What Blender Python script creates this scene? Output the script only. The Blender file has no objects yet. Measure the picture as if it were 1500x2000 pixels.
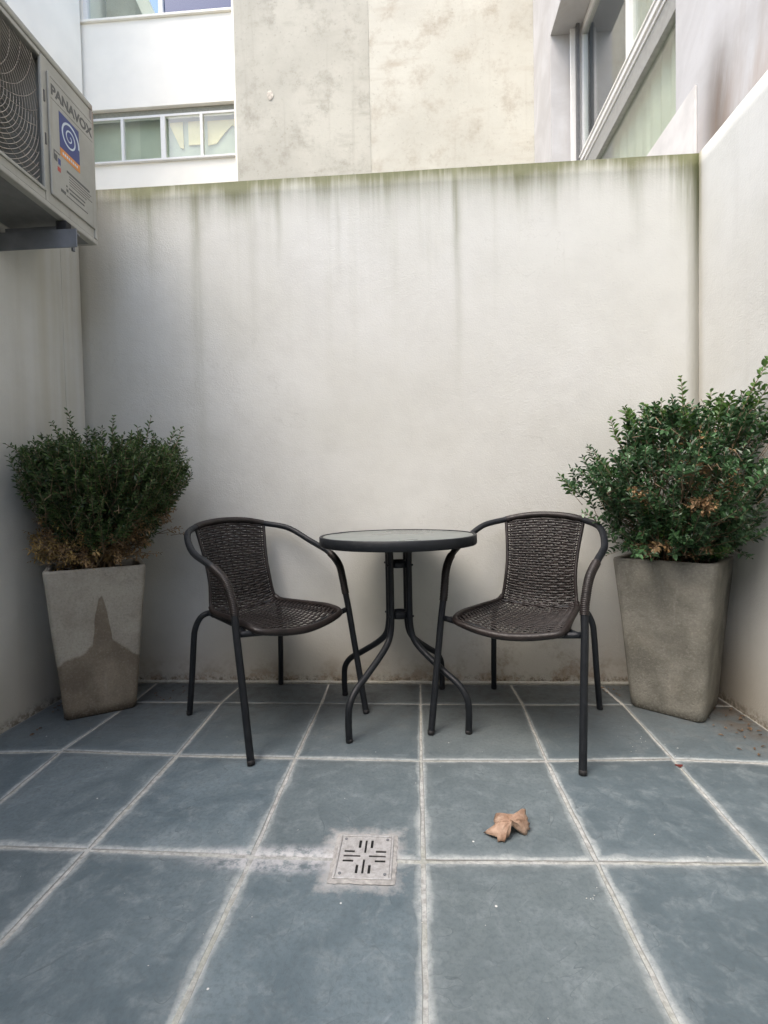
import bpy, bmesh, math, random
from mathutils import Vector, Matrix, noise
sc = bpy.context.scene
R = math.radians

# ---------------------------------------------------------------- camera
CAM_Z = .85
def cam_axes(yaw, pitch, roll):
    f = Vector((-math.sin(yaw)*math.cos(pitch), math.cos(yaw)*math.cos(pitch), -math.sin(pitch)))
    r = Vector((math.cos(yaw), math.sin(yaw), 0)); d = f.cross(r)
    return r*math.cos(roll)+d*math.sin(roll), -r*math.sin(roll)+d*math.cos(roll), f
cr_, cd_, cf_ = cam_axes(.0648, .0311, .0197)
cam = bpy.data.cameras.new('camera'); cam_o = bpy.data.objects.new('camera', cam); sc.collection.objects.link(cam_o)
cam_o.matrix_world = Matrix(((cr_.x, -cd_.x, -cf_.x, 0), (cr_.y, -cd_.y, -cf_.y, 0), (cr_.z, -cd_.z, -cf_.z, CAM_Z), (0, 0, 0, 1)))
cam.sensor_fit = 'HORIZONTAL'; cam.sensor_width = 36; cam.lens = 36*990/1500
cam.clip_start = .02; cam.clip_end = 500
sc.camera = cam_o
# ---------------------------------------------------------------- light
SUN = Vector((-.40, -.44, 1.0)).normalized()
w = bpy.data.worlds.new('World'); sc.world = w; w.use_nodes = True
nt = w.node_tree; sky = nt.nodes.new('ShaderNodeTexSky'); sky.sky_type = 'NISHITA'; sky.sun_disc = False
sky.sun_elevation = math.asin(SUN.z); sky.sun_rotation = math.atan2(SUN.x, SUN.y)
sky.air_density = 1.0; sky.dust_density = 3.5; sky.ozone_density = 1.0
bg = nt.nodes['Background']; nt.links.new(sky.outputs[0], bg.inputs[0]); bg.inputs[1].default_value = .15
sl = bpy.data.lights.new('sun', 'SUN'); sl.energy = .6; sl.angle = R(30); sl.color = (1, .95, .87)
so = bpy.data.objects.new('sun', sl); sc.collection.objects.link(so)
so.rotation_euler = SUN.to_track_quat('Z', 'Y').to_euler(); so.location = (0, 0, 20)
sc.view_settings.view_transform = 'Standard'; sc.view_settings.look = 'None'
sc.view_settings.gamma = 1; sc.view_settings.use_curve_mapping = False
sc.view_settings.exposure = 1.6

# ---------------------------------------------------------------- helpers
def link(o, parent=None):
    sc.collection.objects.link(o)
    if parent: o.parent = parent
    return o
def mesh_obj(name, V, F, mat, parent=None, smooth=False, bevel=0, mats=None):
    me = bpy.data.meshes.new(name); me.from_pydata([tuple(v) for v in V], [], F)
    if mats:
        for m in mats: me.materials.append(m)
    else: me.materials.append(mat)
    me.update()
    if smooth: me.shade_smooth()
    o = bpy.data.objects.new(name, me)
    if bevel:
        b = o.modifiers.new('bevel', 'BEVEL'); b.width = bevel; b.segments = 2; b.limit_method = 'ANGLE'
    return link(o, parent)
def tag(o, label=None, cat=None, group=None, kind=None):
    for k, v in (('label', label), ('category', cat), ('group', group), ('kind', kind)):
        if v: o[k] = v
    return o
def empty(name, label, cat, loc=(0, 0, 0), rz=0, group=None):
    o = bpy.data.objects.new(name, None); link(o); o.location = loc; o.rotation_euler = (0, 0, rz)
    return tag(o, label, cat, group)
def box(V, F, x0, x1, y0, y1, z0, z1):
    n = len(V); V += [(x0, y0, z0), (x1, y0, z0), (x1, y1, z0), (x0, y1, z0), (x0, y0, z1), (x1, y0, z1), (x1, y1, z1), (x0, y1, z1)]
    F += [tuple(n+i for i in f) for f in ((0, 3, 2, 1), (4, 5, 6, 7), (0, 1, 5, 4), (1, 2, 6, 5), (2, 3, 7, 6), (3, 0, 4, 7))]
def box_obj(name, boxes, mat, parent=None, bevel=0):
    V, F = [], []
    for b in boxes: box(V, F, *b)
    return mesh_obj(name, V, F, mat, parent, bevel=bevel)
def catmull(P, n=8):
    P = [Vector(p) for p in P]; P = [2*P[0]-P[1]]+P+[2*P[-1]-P[-2]]; out = []
    for i in range(1, len(P)-2):
        a, b, c, d = P[i-1:i+3]
        for k in range(n):
            t = k/n; out.append(.5*((2*b)+(c-a)*t+(2*a-5*b+4*c-d)*t*t+(3*b-a-3*c+d)*t**3))
    out.append(P[-2]); return out
def resample(P, step):
    out = [P[0]]; acc = 0
    L = [0]
    for a, b in zip(P, P[1:]): L.append(L[-1]+(b-a).length)
    n = max(2, int(L[-1]/step)); j = 0; out = []
    for i in range(n+1):
        s = L[-1]*i/n
        while j < len(L)-2 and L[j+1] < s: j += 1
        t = (s-L[j])/max(1e-9, L[j+1]-L[j]); out.append(P[j].lerp(P[j+1], min(1, max(0, t))))
    return out
def tube_vf(V, F, P, r, seg=12, cap=True, rf=None, flat=None):
    """tube along P; rf(i,n)->radius; rounded closed ends"""
    n0 = len(V); P = [Vector(p) for p in P]; n = len(P)
    t0 = (P[1]-P[0]).normalized(); up = Vector((0, 0, 1)) if abs(t0.z) < .9 else Vector((1, 0, 0))
    nrm = (up-t0*up.dot(t0)).normalized()
    for i in range(n):
        t = (P[min(i+1, n-1)]-P[max(i-1, 0)]).normalized()
        nrm = (nrm-t*nrm.dot(t)).normalized(); bn = t.cross(nrm)
        rr = rf(i, n) if rf else r
        for k in range(seg):
            a = 2*math.pi*k/seg; V.append(P[i]+(nrm*math.cos(a)+bn*math.sin(a))*rr)
    for i in range(n-1):
        for k in range(seg):
            k2 = (k+1) % seg; F.append((n0+i*seg+k, n0+i*seg+k2, n0+(i+1)*seg+k2, n0+(i+1)*seg+k))
    if cap:
        F.append(tuple(n0+k for k in range(seg))[::-1]); F.append(tuple(n0+(n-1)*seg+k for k in range(seg)))
def tube(name, P, r, mat, parent=None, seg=12, rf=None):
    V, F = [], []; tube_vf(V, F, P, r, seg, rf=rf)
    return mesh_obj(name, V, F, mat, parent, smooth=True)
def fix_normals(o):
    bm = bmesh.new(); bm.from_mesh(o.data); bmesh.ops.recalc_face_normals(bm, faces=bm.faces); bm.to_mesh(o.data); bm.free()

# ---- node helper with operators
class X:
    def __init__(s, nt, sock): s.nt = nt; s.s = sock
    def _m(s, op, o=None, o2=None, clamp=False):
        n = s.nt.nodes.new('ShaderNodeMath'); n.operation = op; n.use_clamp = clamp
        for i, v in enumerate((s, o, o2)):
            if v is None: continue
            if isinstance(v, X): s.nt.links.new(v.s, n.inputs[i])
            else: n.inputs[i].default_value = v
        return X(s.nt, n.outputs[0])
    def __add__(s, o): return s._m('ADD', o)
    def __sub__(s, o): return s._m('SUBTRACT', o)
    def __mul__(s, o): return s._m('MULTIPLY', o)
    __radd__ = __add__; __rmul__ = __mul__
    def __rsub__(s, o): return (s*-1)+o
    def __truediv__(s, o): return s._m('DIVIDE', o)
    def abs(s): return s._m('ABSOLUTE')
    def min(s, o): return s._m('MINIMUM', o)
    def max(s, o): return s._m('MAXIMUM', o)
    def pow(s, o): return s._m('POWER', o)
    def clamp(s): return s._m('ADD', 0., clamp=True)
    def ramp(s, a, b, c=0., d=1., smooth=True):
        n = s.nt.nodes.new('ShaderNodeMapRange'); n.interpolation_type = 'SMOOTHSTEP' if smooth else 'LINEAR'
        s.nt.links.new(s.s, n.inputs[0])
        sw = a > b
        if sw: a, b, c, d = b, a, d, c
        for i, v in zip((1, 2, 3, 4), (a, b, c, d)): n.inputs[i].default_value = v
        return X(s.nt, n.outputs[0])
    def gauss(s, c, w): q = (s-c)/w; return (q*q*-1)._m('EXPONENT')
class M:
    def __init__(s, name, rough=.6, metal=0., spec=.5):
        s.m = bpy.data.materials.new(name); s.m.use_nodes = True; s.nt = s.m.node_tree
        s.p = s.nt.nodes['Principled BSDF']; s.p.inputs['Roughness'].default_value = rough
        s.p.inputs['Metallic'].default_value = metal; s.p.inputs['Specular IOR Level'].default_value = spec
        s.out = s.nt.nodes['Material Output']
    def pos(s, obj=False):
        if obj: o = s.nt.nodes.new('ShaderNodeTexCoord').outputs['Object']
        else: o = s.nt.nodes.new('ShaderNodeNewGeometry').outputs['Position']
        s.P = o; n = s.nt.nodes.new('ShaderNodeSeparateXYZ'); s.nt.links.new(o, n.inputs[0])
        return [X(s.nt, n.outputs[i]) for i in range(3)]
    def vec(s, x, y, z):
        n = s.nt.nodes.new('ShaderNodeCombineXYZ')
        for i, v in enumerate((x, y, z)):
            if isinstance(v, X): s.nt.links.new(v.s, n.inputs[i])
            else: n.inputs[i].default_value = v
        return n.outputs[0]
    def noise(s, v, scale=5., det=4., rough=.55, dist=0.):
        n = s.nt.nodes.new('ShaderNodeTexNoise'); s.nt.links.new(v, n.inputs['Vector'])
        n.inputs['Scale'].default_value = scale; n.inputs['Detail'].default_value = det
        n.inputs['Roughness'].default_value = rough; n.inputs['Distortion'].default_value = dist
        return X(s.nt, n.outputs[0])
    def vor(s, v, scale, feat='F1', out='Distance'):
        n = s.nt.nodes.new('ShaderNodeTexVoronoi'); n.feature = feat; s.nt.links.new(v, n.inputs['Vector'])
        n.inputs['Scale'].default_value = scale; return X(s.nt, n.outputs[out])
    def mix(s, f, a, b, mode='MIX'):
        n = s.nt.nodes.new('ShaderNodeMix'); n.data_type = 'RGBA'; n.blend_type = mode
        if isinstance(f, X): s.nt.links.new(f.s, n.inputs[0])
        else: n.inputs[0].default_value = f
        for i, v in ((6, a), (7, b)):
            if isinstance(v, tuple): n.inputs[i].default_value = (*v, 1)
            else: s.nt.links.new(v, n.inputs[i])
        return n.outputs[2]
    def color(s, c):
        if isinstance(c, tuple): s.p.inputs['Base Color'].default_value = (*c, 1)
        else: s.nt.links.new(c, s.p.inputs['Base Color'])
    def set(s, k, v):
        if isinstance(v, X): s.nt.links.new(v.s, s.p.inputs[k])
        else: s.p.inputs[k].default_value = v
    def bump(s, h, dist=.002, strength=1.):
        b = s.nt.nodes.new('ShaderNodeBump'); b.inputs['Distance'].default_value = dist; b.inputs['Strength'].default_value = strength
        s.nt.links.new(h.s, b.inputs['Height']); s.nt.links.new(b.outputs[0], s.p.inputs['Normal'])

def simple(name, col, rough=.6, metal=0., var=.12, scale=30., bump=0., bscale=200., spec=.5):
    m = M(name, rough, metal, spec); m.pos(obj=True)
    n = m.noise(m.P, scale)
    m.color(m.mix(n.ramp(.3, .7), tuple(c*(1-var) for c in col), tuple(min(1, c*(1+var)) for c in col)))
    m.set('Roughness', n.ramp(.3, .7, max(0, rough-.08), min(1, rough+.08)))
    if bump: m.bump(m.noise(m.P, bscale, 2), bump)
    return m.m

WALL_TOP = 2.285; WY = 2.29; XL = -1.557; XR = 1.2257
# ---- painted plaster of the courtyard walls, with moss, runs and dirt
def plaster(which):
    m = M('painted_plaster_'+which, .85, spec=.25); x, y, z = m.pos()
    base = m.mix(m.noise(m.P, 1.6, 3).ramp(.3, .7), (.556, .552, .502), (.606, .604, .564))
    base = m.mix(m.noise(m.P, 9., 5, .6).ramp(.35, .75)*.25, base, (.46, .452, .415))
    if which == 'back':
        run = m.noise(m.vec(x*16, y*16, z*.55), 1., 5, .65)
        fine = m.noise(m.vec(x*60, y*60, z*2.2), 1., 3, .6)
        t = WALL_TOP-z
        topn = m.noise(m.vec(x*3, 0., 0.), 1., 3)
        # long faint runs
        f1 = (run.ramp(.50, .74)*t.ramp(1.1, .0)*.24).clamp()
        base = m.mix(f1, base, (.36, .36, .28))
        # moss fringe under the top edge
        fr = ((t*-1/.13)._m('EXPONENT'))*(fine*.55+run*.9+.30)*topn.ramp(.25, .75, .6, 1.25)
        base = m.mix((fr.ramp(.12, .95)*.92).clamp(), base, (.115, .120, .055))
        edge = t.ramp(.045, .0)*fine.ramp(.25, .6)
        base = m.mix(edge*.55, base, (.07, .075, .035))
        # single heavy runs
        wob = (m.noise(m.vec(0., 0., z*2.5), 1., 3)-.5)*.05
        for x0, wd, ln, st in ((.19, .012, .55, .60), (.20, .018, 1.2, .30), (-.985, .02, .45, .50), (-.985, .028, 1.9, .26), (-1.2, .02, .5, .3), (-.60, .014, .5, .35), (.62, .02, .35, .3), (.97, .03, .5, .3), (-.33, .012, .6, .25), (-.72, .02, 1.0, .2)):
            base = m.mix(((x+wob).gauss(x0, wd)*t.ramp(ln, 0.)*fine.ramp(.15, .6, .4, 1.)*st).clamp(), base, (.15, .155, .085))
        ck = (m.noise(m.vec(x*1.3, z*1.9, 4.), 1., 6, .6, .3)-.5).abs().ramp(.0032, .0008)*m.noise(m.vec(x, z, 9.), 1.5, 2).ramp(.50, .60)
        base = m.mix((ck*.14).clamp(), base, (.28, .27, .23))
        # both inner corners
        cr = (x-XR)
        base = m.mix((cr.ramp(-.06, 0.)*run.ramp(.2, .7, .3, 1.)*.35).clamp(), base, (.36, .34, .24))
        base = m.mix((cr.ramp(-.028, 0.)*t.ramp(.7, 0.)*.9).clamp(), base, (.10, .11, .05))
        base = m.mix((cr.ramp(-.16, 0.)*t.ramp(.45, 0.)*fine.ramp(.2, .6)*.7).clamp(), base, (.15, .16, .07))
        base = m.mix((x.ramp(XL+.3, XL)*.35).clamp(), base, (.42, .39, .31))
        # foot of the wall: damp and splashed earth
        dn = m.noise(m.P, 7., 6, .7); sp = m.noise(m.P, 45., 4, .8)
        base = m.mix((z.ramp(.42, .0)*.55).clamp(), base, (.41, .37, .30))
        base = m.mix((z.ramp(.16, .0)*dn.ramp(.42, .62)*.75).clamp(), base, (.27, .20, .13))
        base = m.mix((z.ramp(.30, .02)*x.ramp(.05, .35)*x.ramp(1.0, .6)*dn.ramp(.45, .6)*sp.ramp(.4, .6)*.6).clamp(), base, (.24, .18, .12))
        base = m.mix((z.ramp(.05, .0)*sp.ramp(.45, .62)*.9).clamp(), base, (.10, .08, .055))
    else:
        s = 1 if which == 'right' else -1
        run = m.noise(m.vec(x*14, y*14, z*.5), 1., 5, .6)
        base = m.mix((run.ramp(.5, .75)*.22).clamp(), base, (.40, .385, .33))
        if s == 1:
            t = WALL_TOP-z
            base = m.mix((y.ramp(WY-.03, WY)*t.ramp(.6, 0.)*.8).clamp(), base, (.16, .17, .08))
            base = m.mix((y.ramp(WY-.05, WY)*run.ramp(.2, .6)*.4).clamp(), base, (.36, .31, .21))
            base = m.mix((z.ramp(.35, .0)*y.ramp(1.7, 2.2)*.8).clamp(), base, (.28, .22, .15))
        else:
            base = m.mix((y.ramp(1.75, 2.25)*run.ramp(.3, .6)*.5).clamp(), base, (.45, .43, .33))
            base = m.mix((y.gauss(2.07, .02)*.25).clamp(), base, (.42, .38, .28))
        base = m.mix((z.ramp(.5, .0)*.5).clamp(), base, (.38, .345, .28))
        base = m.mix((z.ramp(.05, .0)*m.noise(m.P, 40., 4, .8).ramp(.4, .6)*.8).clamp(), base, (.12, .10, .07))
    pit = m.vor(m.P, 70.)  # sparse pin holes
    hole = pit.ramp(.06, .0)*m.noise(m.P, 14., 2).ramp(.52, .62)
    base = m.mix(hole*.6, base, (.25, .23, .2))
    m.color(base)
    h = m.noise(m.P, 170., 3, .6)*.7+m.noise(m.P, 420., 2)*.3+m.noise(m.P, 26., 3)*.6-hole*.8
    m.bump(h, .0022, .8)
    return m.m

MT = {}
MT['wall_back'] = plaster('back'); MT['wall_right'] = plaster('right'); MT['wall_left'] = plaster('left')

def slate():
    m = M('slate_paving', .5, spec=.45); x, y, z = m.pos()
    uv = m.nt.nodes.new('ShaderNodeTexCoord').outputs['UV']; sp = m.nt.nodes.new('ShaderNodeSeparateXYZ'); m.nt.links.new(uv, sp.inputs[0])
    u, v = X(m.nt, sp.outputs[0]), X(m.nt, sp.outputs[1])
    inf = m.nt.nodes.new('ShaderNodeObjectInfo'); rnd = X(m.nt, inf.outputs['Random']); inf2 = (rnd*7.31)._m('FRACT').ramp(.6, 1.)
    off = m.vec(x+rnd*37, y+rnd*11, z)
    n1 = m.noise(off, 3.2, 5, .6, 1.2); n2 = m.noise(off, 17., 6, .7, .4); n3 = m.noise(off, 90., 4, .7)
    base = m.mix(n1.ramp(.3, .7), (.092, .128, .150), (.150, .195, .220))
    base = m.mix(rnd*.75, base, (.075, .098, .110))
    base = m.mix((inf2*.45).clamp(), base, (.185, .215, .215))
    base = m.mix(n2.ramp(.45, .72)*.5, base, (.235, .275, .290))
    base = m.mix((n3.ramp(.42, .7)*.45).clamp(), base, (.07, .088, .098))
    led = m.noise(off, 2.4, 3, .5, 1.5); fs = (led*9)._m('FRACT'); stp = (led*9)._m('FLOOR')/9
    base = m.mix(((stp*13.7)._m('FRACT')*.28).clamp(), base, (.07, .095, .11))
    base = m.mix((fs.ramp(.05, .0)*n2.ramp(.45, .6)*.55).clamp(), base, (.045, .058, .066))
    # scuffs running diagonally in places
    scf = m.noise(m.vec((x+y)*5, (x-y)*26, 0.), 1., 5, .7)
    base = m.mix((scf.ramp(.58, .75)*n1.ramp(.5, .65)*.5).clamp(), base, (.30, .34, .37))
    # towards the back wall: brown dirt, and ambient shade darkened into the colour
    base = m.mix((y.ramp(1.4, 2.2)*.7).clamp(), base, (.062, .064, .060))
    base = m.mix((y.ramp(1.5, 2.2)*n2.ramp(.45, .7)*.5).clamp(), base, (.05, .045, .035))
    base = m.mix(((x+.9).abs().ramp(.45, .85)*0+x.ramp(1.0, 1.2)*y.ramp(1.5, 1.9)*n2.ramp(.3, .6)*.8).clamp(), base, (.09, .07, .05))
    # lime bloom creeping from the joints
    d = (u.min(1-u)*.41).min(v.min(1-v)*.445)
    wn = m.noise(m.P, 6., 5, .7); wf = m.noise(m.P, 42., 6, .75)
    front = y.ramp(2.2, 1.1, .25, 1.)
    width = (wn.ramp(.3, .75, .005, .026)*front)+.002
    wg_ = m.noise(m.P, 150., 4, .7)
    bl = (1-(d+(wf-.5)*.008+(wg_-.5)*.006)/width).clamp()
    hz_ = ((1-(d+(wf-.5)*.02)/(width*2.2+.006)).clamp())*front*.22
    base = m.mix((hz_*wg_.ramp(.3, .6, .5, 1.)).clamp(), base, (.36, .40, .41))
    blc = m.mix(wf.ramp(.3, .7), (.32, .35, .35), (.50, .53, .525))
    base = m.mix((bl.pow(.8)*wf.ramp(.25, .6, .45, 1.)*wg_.ramp(.25, .55, .6, 1.)*y.ramp(2.25, 1.5, .45, .95)).clamp(), base, blc)
    base = m.mix((d.ramp(.0030, .0012)*wf.ramp(.3, .5, .3, .8)).clamp(), base, (.16, .155, .145))
    # pale cement smear round the drain and the joint left of it
    ex = (x+.137).abs()-.062; ey = (y-1.161).abs()-.068
    dd = ex.max(ey)
    sm = ((dd+(wf-.5)*.09+(wn-.5)*.09).ramp(.045, .0)).clamp()
    base = m.mix(sm*.75, base, m.mix(wf.ramp(.3, .7), (.36, .35, .34), (.55, .55, .55)))
    ln = (y-1.15+(wn-.5)*.06).abs().ramp(.055, .01)*x.ramp(-.62, -.40)*x.ramp(-.05, -.15)*wf.ramp(.36, .6)
    base = m.mix((ln*.8).clamp(), base, (.52, .52, .54))
    # specks
    spk = m.vor(m.P, 9.); base = m.mix((spk.ramp(.03, .015)*.9).clamp(), base, (.7, .7, .68))
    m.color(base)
    m.set('Roughness', (n2.ramp(.3, .7, .42, .62)+bl*.25).clamp())
    m.bump(n3*.18+n2*.8+stp*2.4+scf*.15+n1*.5, .0035, .8)
    return m.m
MT['slate'] = slate()
def mortar():
    m = M('lime_mortar', .9, spec=.2); x, y, z = m.pos()
    n = m.noise(m.P, 60., 5, .7); n2 = m.noise(m.P, 4., 4)
    c = m.mix(n.ramp(.3, .7), (.26, .265, .255), (.46, .475, .465))
    c = m.mix((n2.ramp(.45, .65)*.4).clamp(), c, (.30, .32, .26))
    c = m.mix((y.ramp(1.5, 2.2)*.45).clamp(), c, (.36, .32, .24))
    m.color(c); m.bump(n, .003); return m.m
MT['mortar'] = mortar()

def concrete_pot(left):
    m = M('fibre_cement_'+('stained' if left else 'mottled'), .8, spec=.3); x, y, z = m.pos(obj=True)
    n = m.noise(m.P, 7., 5, .6, .6); n2 = m.noise(m.P, 30., 4, .7); n3 = m.noise(m.P, 5.5, 4, .6, .5)
    if left:
        c = m.mix(n.ramp(.3, .7), (.285, .262, .218), (.385, .362, .305))
        c = m.mix(n2.ramp(.5, .8)*.3, c, (.26, .23, .19))
        jit = (m.noise(m.P, 11., 4)-.5)
        xx = (x-.014+jit*.02).abs(); f = (.325-xx*.75+(x*38)._m('SINE')*.008).max(.487-xx.pow(1.6)*42.)+jit*.05
        wet = (f-z).ramp(-.004, .010)
        c = m.mix(wet*.9, c, m.mix(n.ramp(.35, .65), (.135, .108, .078), (.20, .165, .122)))
        # dried pale rings low down
        rg = ((x-.02)*(x-.02)*5.+(z-.11)*(z-.11)*1.4)
        c = m.mix((rg.ramp(.028, .010)*wet*n3.ramp(.35, .6)*.6).clamp(), c, (.30, .26, .20))
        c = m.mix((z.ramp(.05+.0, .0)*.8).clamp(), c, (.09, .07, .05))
    else:
        c = m.mix(n3.ramp(.35, .65), (.135, .130, .108), (.23, .222, .188))
        c = m.mix((n.ramp(.5, .75)*.5).clamp(), c, (.25, .232, .185))
        c = m.mix((n2.ramp(.55, .8)*.35).clamp(), c, (.12, .11, .085))
        c = m.mix((z.ramp(.57, .595)*.3).clamp(), c, (.12, .11, .085))
    gr = m.noise(m.P, 130., 4, .75); pt = m.vor(m.P, 85.).ramp(.16, .05)*m.noise(m.P, 9., 2).ramp(.45, .6)
    sc2 = m.noise(m.vec(x*14, y*14, z*2.2), 1., 5, .7)
    c = m.mix((gr.ramp(.45, .75)*.35).clamp(), c, (.12, .11, .09)); c = m.mix((gr.ramp(.5, .25)*.25).clamp(), c, (.48, .46, .40))
    c = m.mix((sc2.ramp(.58, .75)*.35).clamp(), c, (.42, .40, .35)); c = m.mix(pt*.6, c, (.08, .07, .055))
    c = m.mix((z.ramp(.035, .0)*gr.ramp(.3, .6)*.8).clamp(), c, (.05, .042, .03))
    m.color(c); m.bump(n2*.8+n*.8+gr*.7-pt*1.2, .0035, .9); return m.m
MT['pot_left'] = concrete_pot(True); MT['pot_right'] = concrete_pot(False)

MT['metal'] = simple('charcoal_powder_coated_steel', (.0085, .0105, .0135), .50, 0, .2, 60, .0003, 500, .35)
MT['rubber'] = simple('black_rubber', (.012, .012, .013), .75)
def rattan():
    m = M('dark_brown_rattan', .45, spec=.4); m.pos(obj=True)
    n = m.noise(m.P, 28., 3); n2 = m.noise(m.P, 200., 2)
    c = m.mix(n.ramp(.3, .7), (.0085, .0064, .0058), (.020, .0145, .0132))
    m.color(c); m.set('Roughness', n2.ramp(.3, .7, .36, .54)); m.bump(n2, .0004); return m.m
MT['rattan'] = rattan()
def tabletop():
    m = M('pebbled_tempered_glass', .16, spec=.6); m.pos(obj=True)
    n = m.noise(m.P, 130., 3, .6); n2 = m.noise(m.P, 3., 3)
    m.color(m.mix(n2.ramp(.3, .7), (.13, .145, .14), (.18, .20, .19)))
    m.set('Roughness', n2.ramp(.3, .7, .22, .36)); m.bump(n, .0010, .5); return m.m
MT['table_glass'] = tabletop()

def leafmat(name, cols, rough=.42, trans=.12):
    m = M(name, rough, spec=.5)
    g = m.nt.nodes.new('ShaderNodeNewGeometry'); r = X(m.nt, g.outputs['Random Per Island'])
    cr = m.nt.nodes.new('ShaderNodeValToRGB'); m.nt.links.new(r.s, cr.inputs[0])
    e = cr.color_ramp.elements
    e[0].position = 0; e[0].color = (*cols[0], 1); e[1].position = 1; e[1].color = (*cols[-1], 1)
    for i, c in enumerate(cols[1:-1]):
        k = e.new((i+1)/(len(cols)-1)); k.color = (*c, 1)
    m.color(cr.outputs[0])
    # some light through the blade
    tr = m.nt.nodes.new('ShaderNodeBsdfTranslucent'); m.nt.links.new(cr.outputs[0], tr.inputs[0])
    mx = m.nt.nodes.new('ShaderNodeMixShader'); mx.inputs[0].default_value = trans
    m.nt.links.new(m.p.outputs[0], mx.inputs[1]); m.nt.links.new(tr.outputs[0], mx.inputs[2]); m.nt.links.new(mx.outputs[0], m.out.inputs[0])
    return m.m
MT['leaf_fine'] = leafmat('dark_green_foliage', [(.022, .043, .012), (.036, .072, .020), (.055, .105, .028), (.095, .155, .042), (.045, .082, .030)])
MT['leaf_broad'] = leafmat('glossy_green_foliage', [(.014, .038, .014), (.024, .066, .021), (.040, .10, .033), (.07, .155, .060), (.10, .19, .09), (.03, .075, .022)], .34)
MT['leaf_young'] = leafmat('fresh_green_foliage', [(.06, .13, .025), (.10, .19, .04), (.05, .11, .03)], .4, .25)
MT['leaf_dead'] = leafmat('withered_foliage', [(.24, .15, .065), (.34, .21, .085), (.15, .095, .055), (.38, .26, .12), (.25, .17, .10)], .7)
MT['leaf_yellow'] = leafmat('withered_yellow_foliage', [(.42, .29, .10), (.28, .18, .07), (.52, .38, .14)], .7)
MT['leaf_pale'] = leafmat('withered_pale_foliage', [(.34, .22, .10), (.22, .13, .06), (.45, .32, .18)], .7)
MT['twig'] = simple('brown_twigs', (.21, .155, .10), .85, 0, .35, 14, .001, 90, .2)
MT['soil'] = simple('potting_soil', (.035, .026, .018), .95, 0, .4, 40, .01, 60, .2)

# ---------------------------------------------------------------- SETTING: ground and paving
g = box_obj('ground', [(-60, 60, -60, 60, -.40, -.06)], simple('packed_earth', (.16, .14, .11), .95, var=.3, scale=2))
tag(g, 'packed earth ground far beyond the courtyard walls', kind='structure')
bed = box_obj('paving', [(XL, XR, -.9, WY, -.055, -.0035)], MT['mortar'])
tag(bed, 'pale lime mortar bed showing between the slate tiles', kind='structure')
cols = [XL+.002, -1.225, -.818, -.411, .0, .402, .797, XR-.002]
rows = [-.60, -.17, .275, .72, 1.165, 1.612, 2.05, WY-.022]
jit = {}
rg = random.Random(4)
for i in range(len(cols)):
    for j in range(len(rows)):
        dx = rg.uniform(-.004, .004) if 0 < i < len(cols)-1 else 0
        dy = rg.uniform(-.004, .004) if 0 < j < len(rows)-1 else 0
        jit[i, j] = (cols[i]+dx, rows[j]+dy)
for k, v in {(1, 6): (-1.214, 2.048), (2, 6): (-.832, 2.049), (3, 6): (-.408, 2.05), (4, 6): (.001, 2.048), (5, 6): (.412, 2.05), (6, 6): (.808, 2.055),
             (1, 5): (-1.229, 1.634), (2, 5): (-.813, 1.618), (3, 5): (-.411, 1.611), (4, 5): (-.001, 1.604), (5, 5): (.396, 1.614), (6, 5): (.796, 1.635),
             (1, 4): (-1.185, 1.169), (2, 4): (-.818, 1.165), (3, 4): (-.407, 1.159), (4, 4): (.001, 1.157), (5, 4): (.399, 1.168), (6, 4): (.777, 1.176)}.items():
    if k[0]: jit[k] = v
NT = 10
for i in range(len(cols)-1):
    for j in range(len(rows)-1):
        A, B, C, D = [Vector((*jit[a], 0)) for a in ((i, j), (i+1, j), (i+1, j+1), (i, j+1))]
        gap = rg.uniform(.0028, .0045); V, F, UV = [], [], []
        tilt = (rg.uniform(-.0015, .0015), rg.uniform(-.0015, .0015)); hz = rg.uniform(-.0008, .0008)
        ss = [0, .012]+[k/NT for k in range(1, NT)]+[.988, 1]
        n = len(ss)
        for b, t in enumerate(ss):
            for a, s in enumerate(ss):
                p = A.lerp(B, s).lerp(D.lerp(C, s), t)
                # shrink by the gap, with a ragged outline
                cx, cy = (A+C).x/2, (A+C).y/2; wx, wy = abs(C.x-A.x)/2, abs(C.y-A.y)/2
                p.x += (cx-p.x)/wx*gap; p.y += (cy-p.y)/wy*gap
                rag = noise.noise(Vector((p.x*31, p.y*31, i*3+j)))*.0035
                if a in (0, n-1): p.x += rag
                if b in (0, n-1): p.y += rag
                edge = a in (0, n-1) or b in (0, n-1)
                p.z = hz+tilt[0]*(s-.5)+tilt[1]*(t-.5)+noise.noise(Vector((p.x*7, p.y*7, i+j*9)))*.0009-(.0035 if edge else 0)
                V.append(p); UV.append((s, t))
        for b in range(n-1):
            for a in range(n-1):
                # leave out the drain opening
                cxx = (V[b*n+a]+V[(b+1)*n+a+1])/2
                F.append((b*n+a, b*n+a+1, (b+1)*n+a+1, (b+1)*n+a))
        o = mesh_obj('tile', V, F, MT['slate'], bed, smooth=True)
        uvl = o.data.uv_layers.new(name='UVMap')
        for lp in o.data.loops: uvl.data[lp.index].uv = UV[lp.vertex_index]

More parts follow.
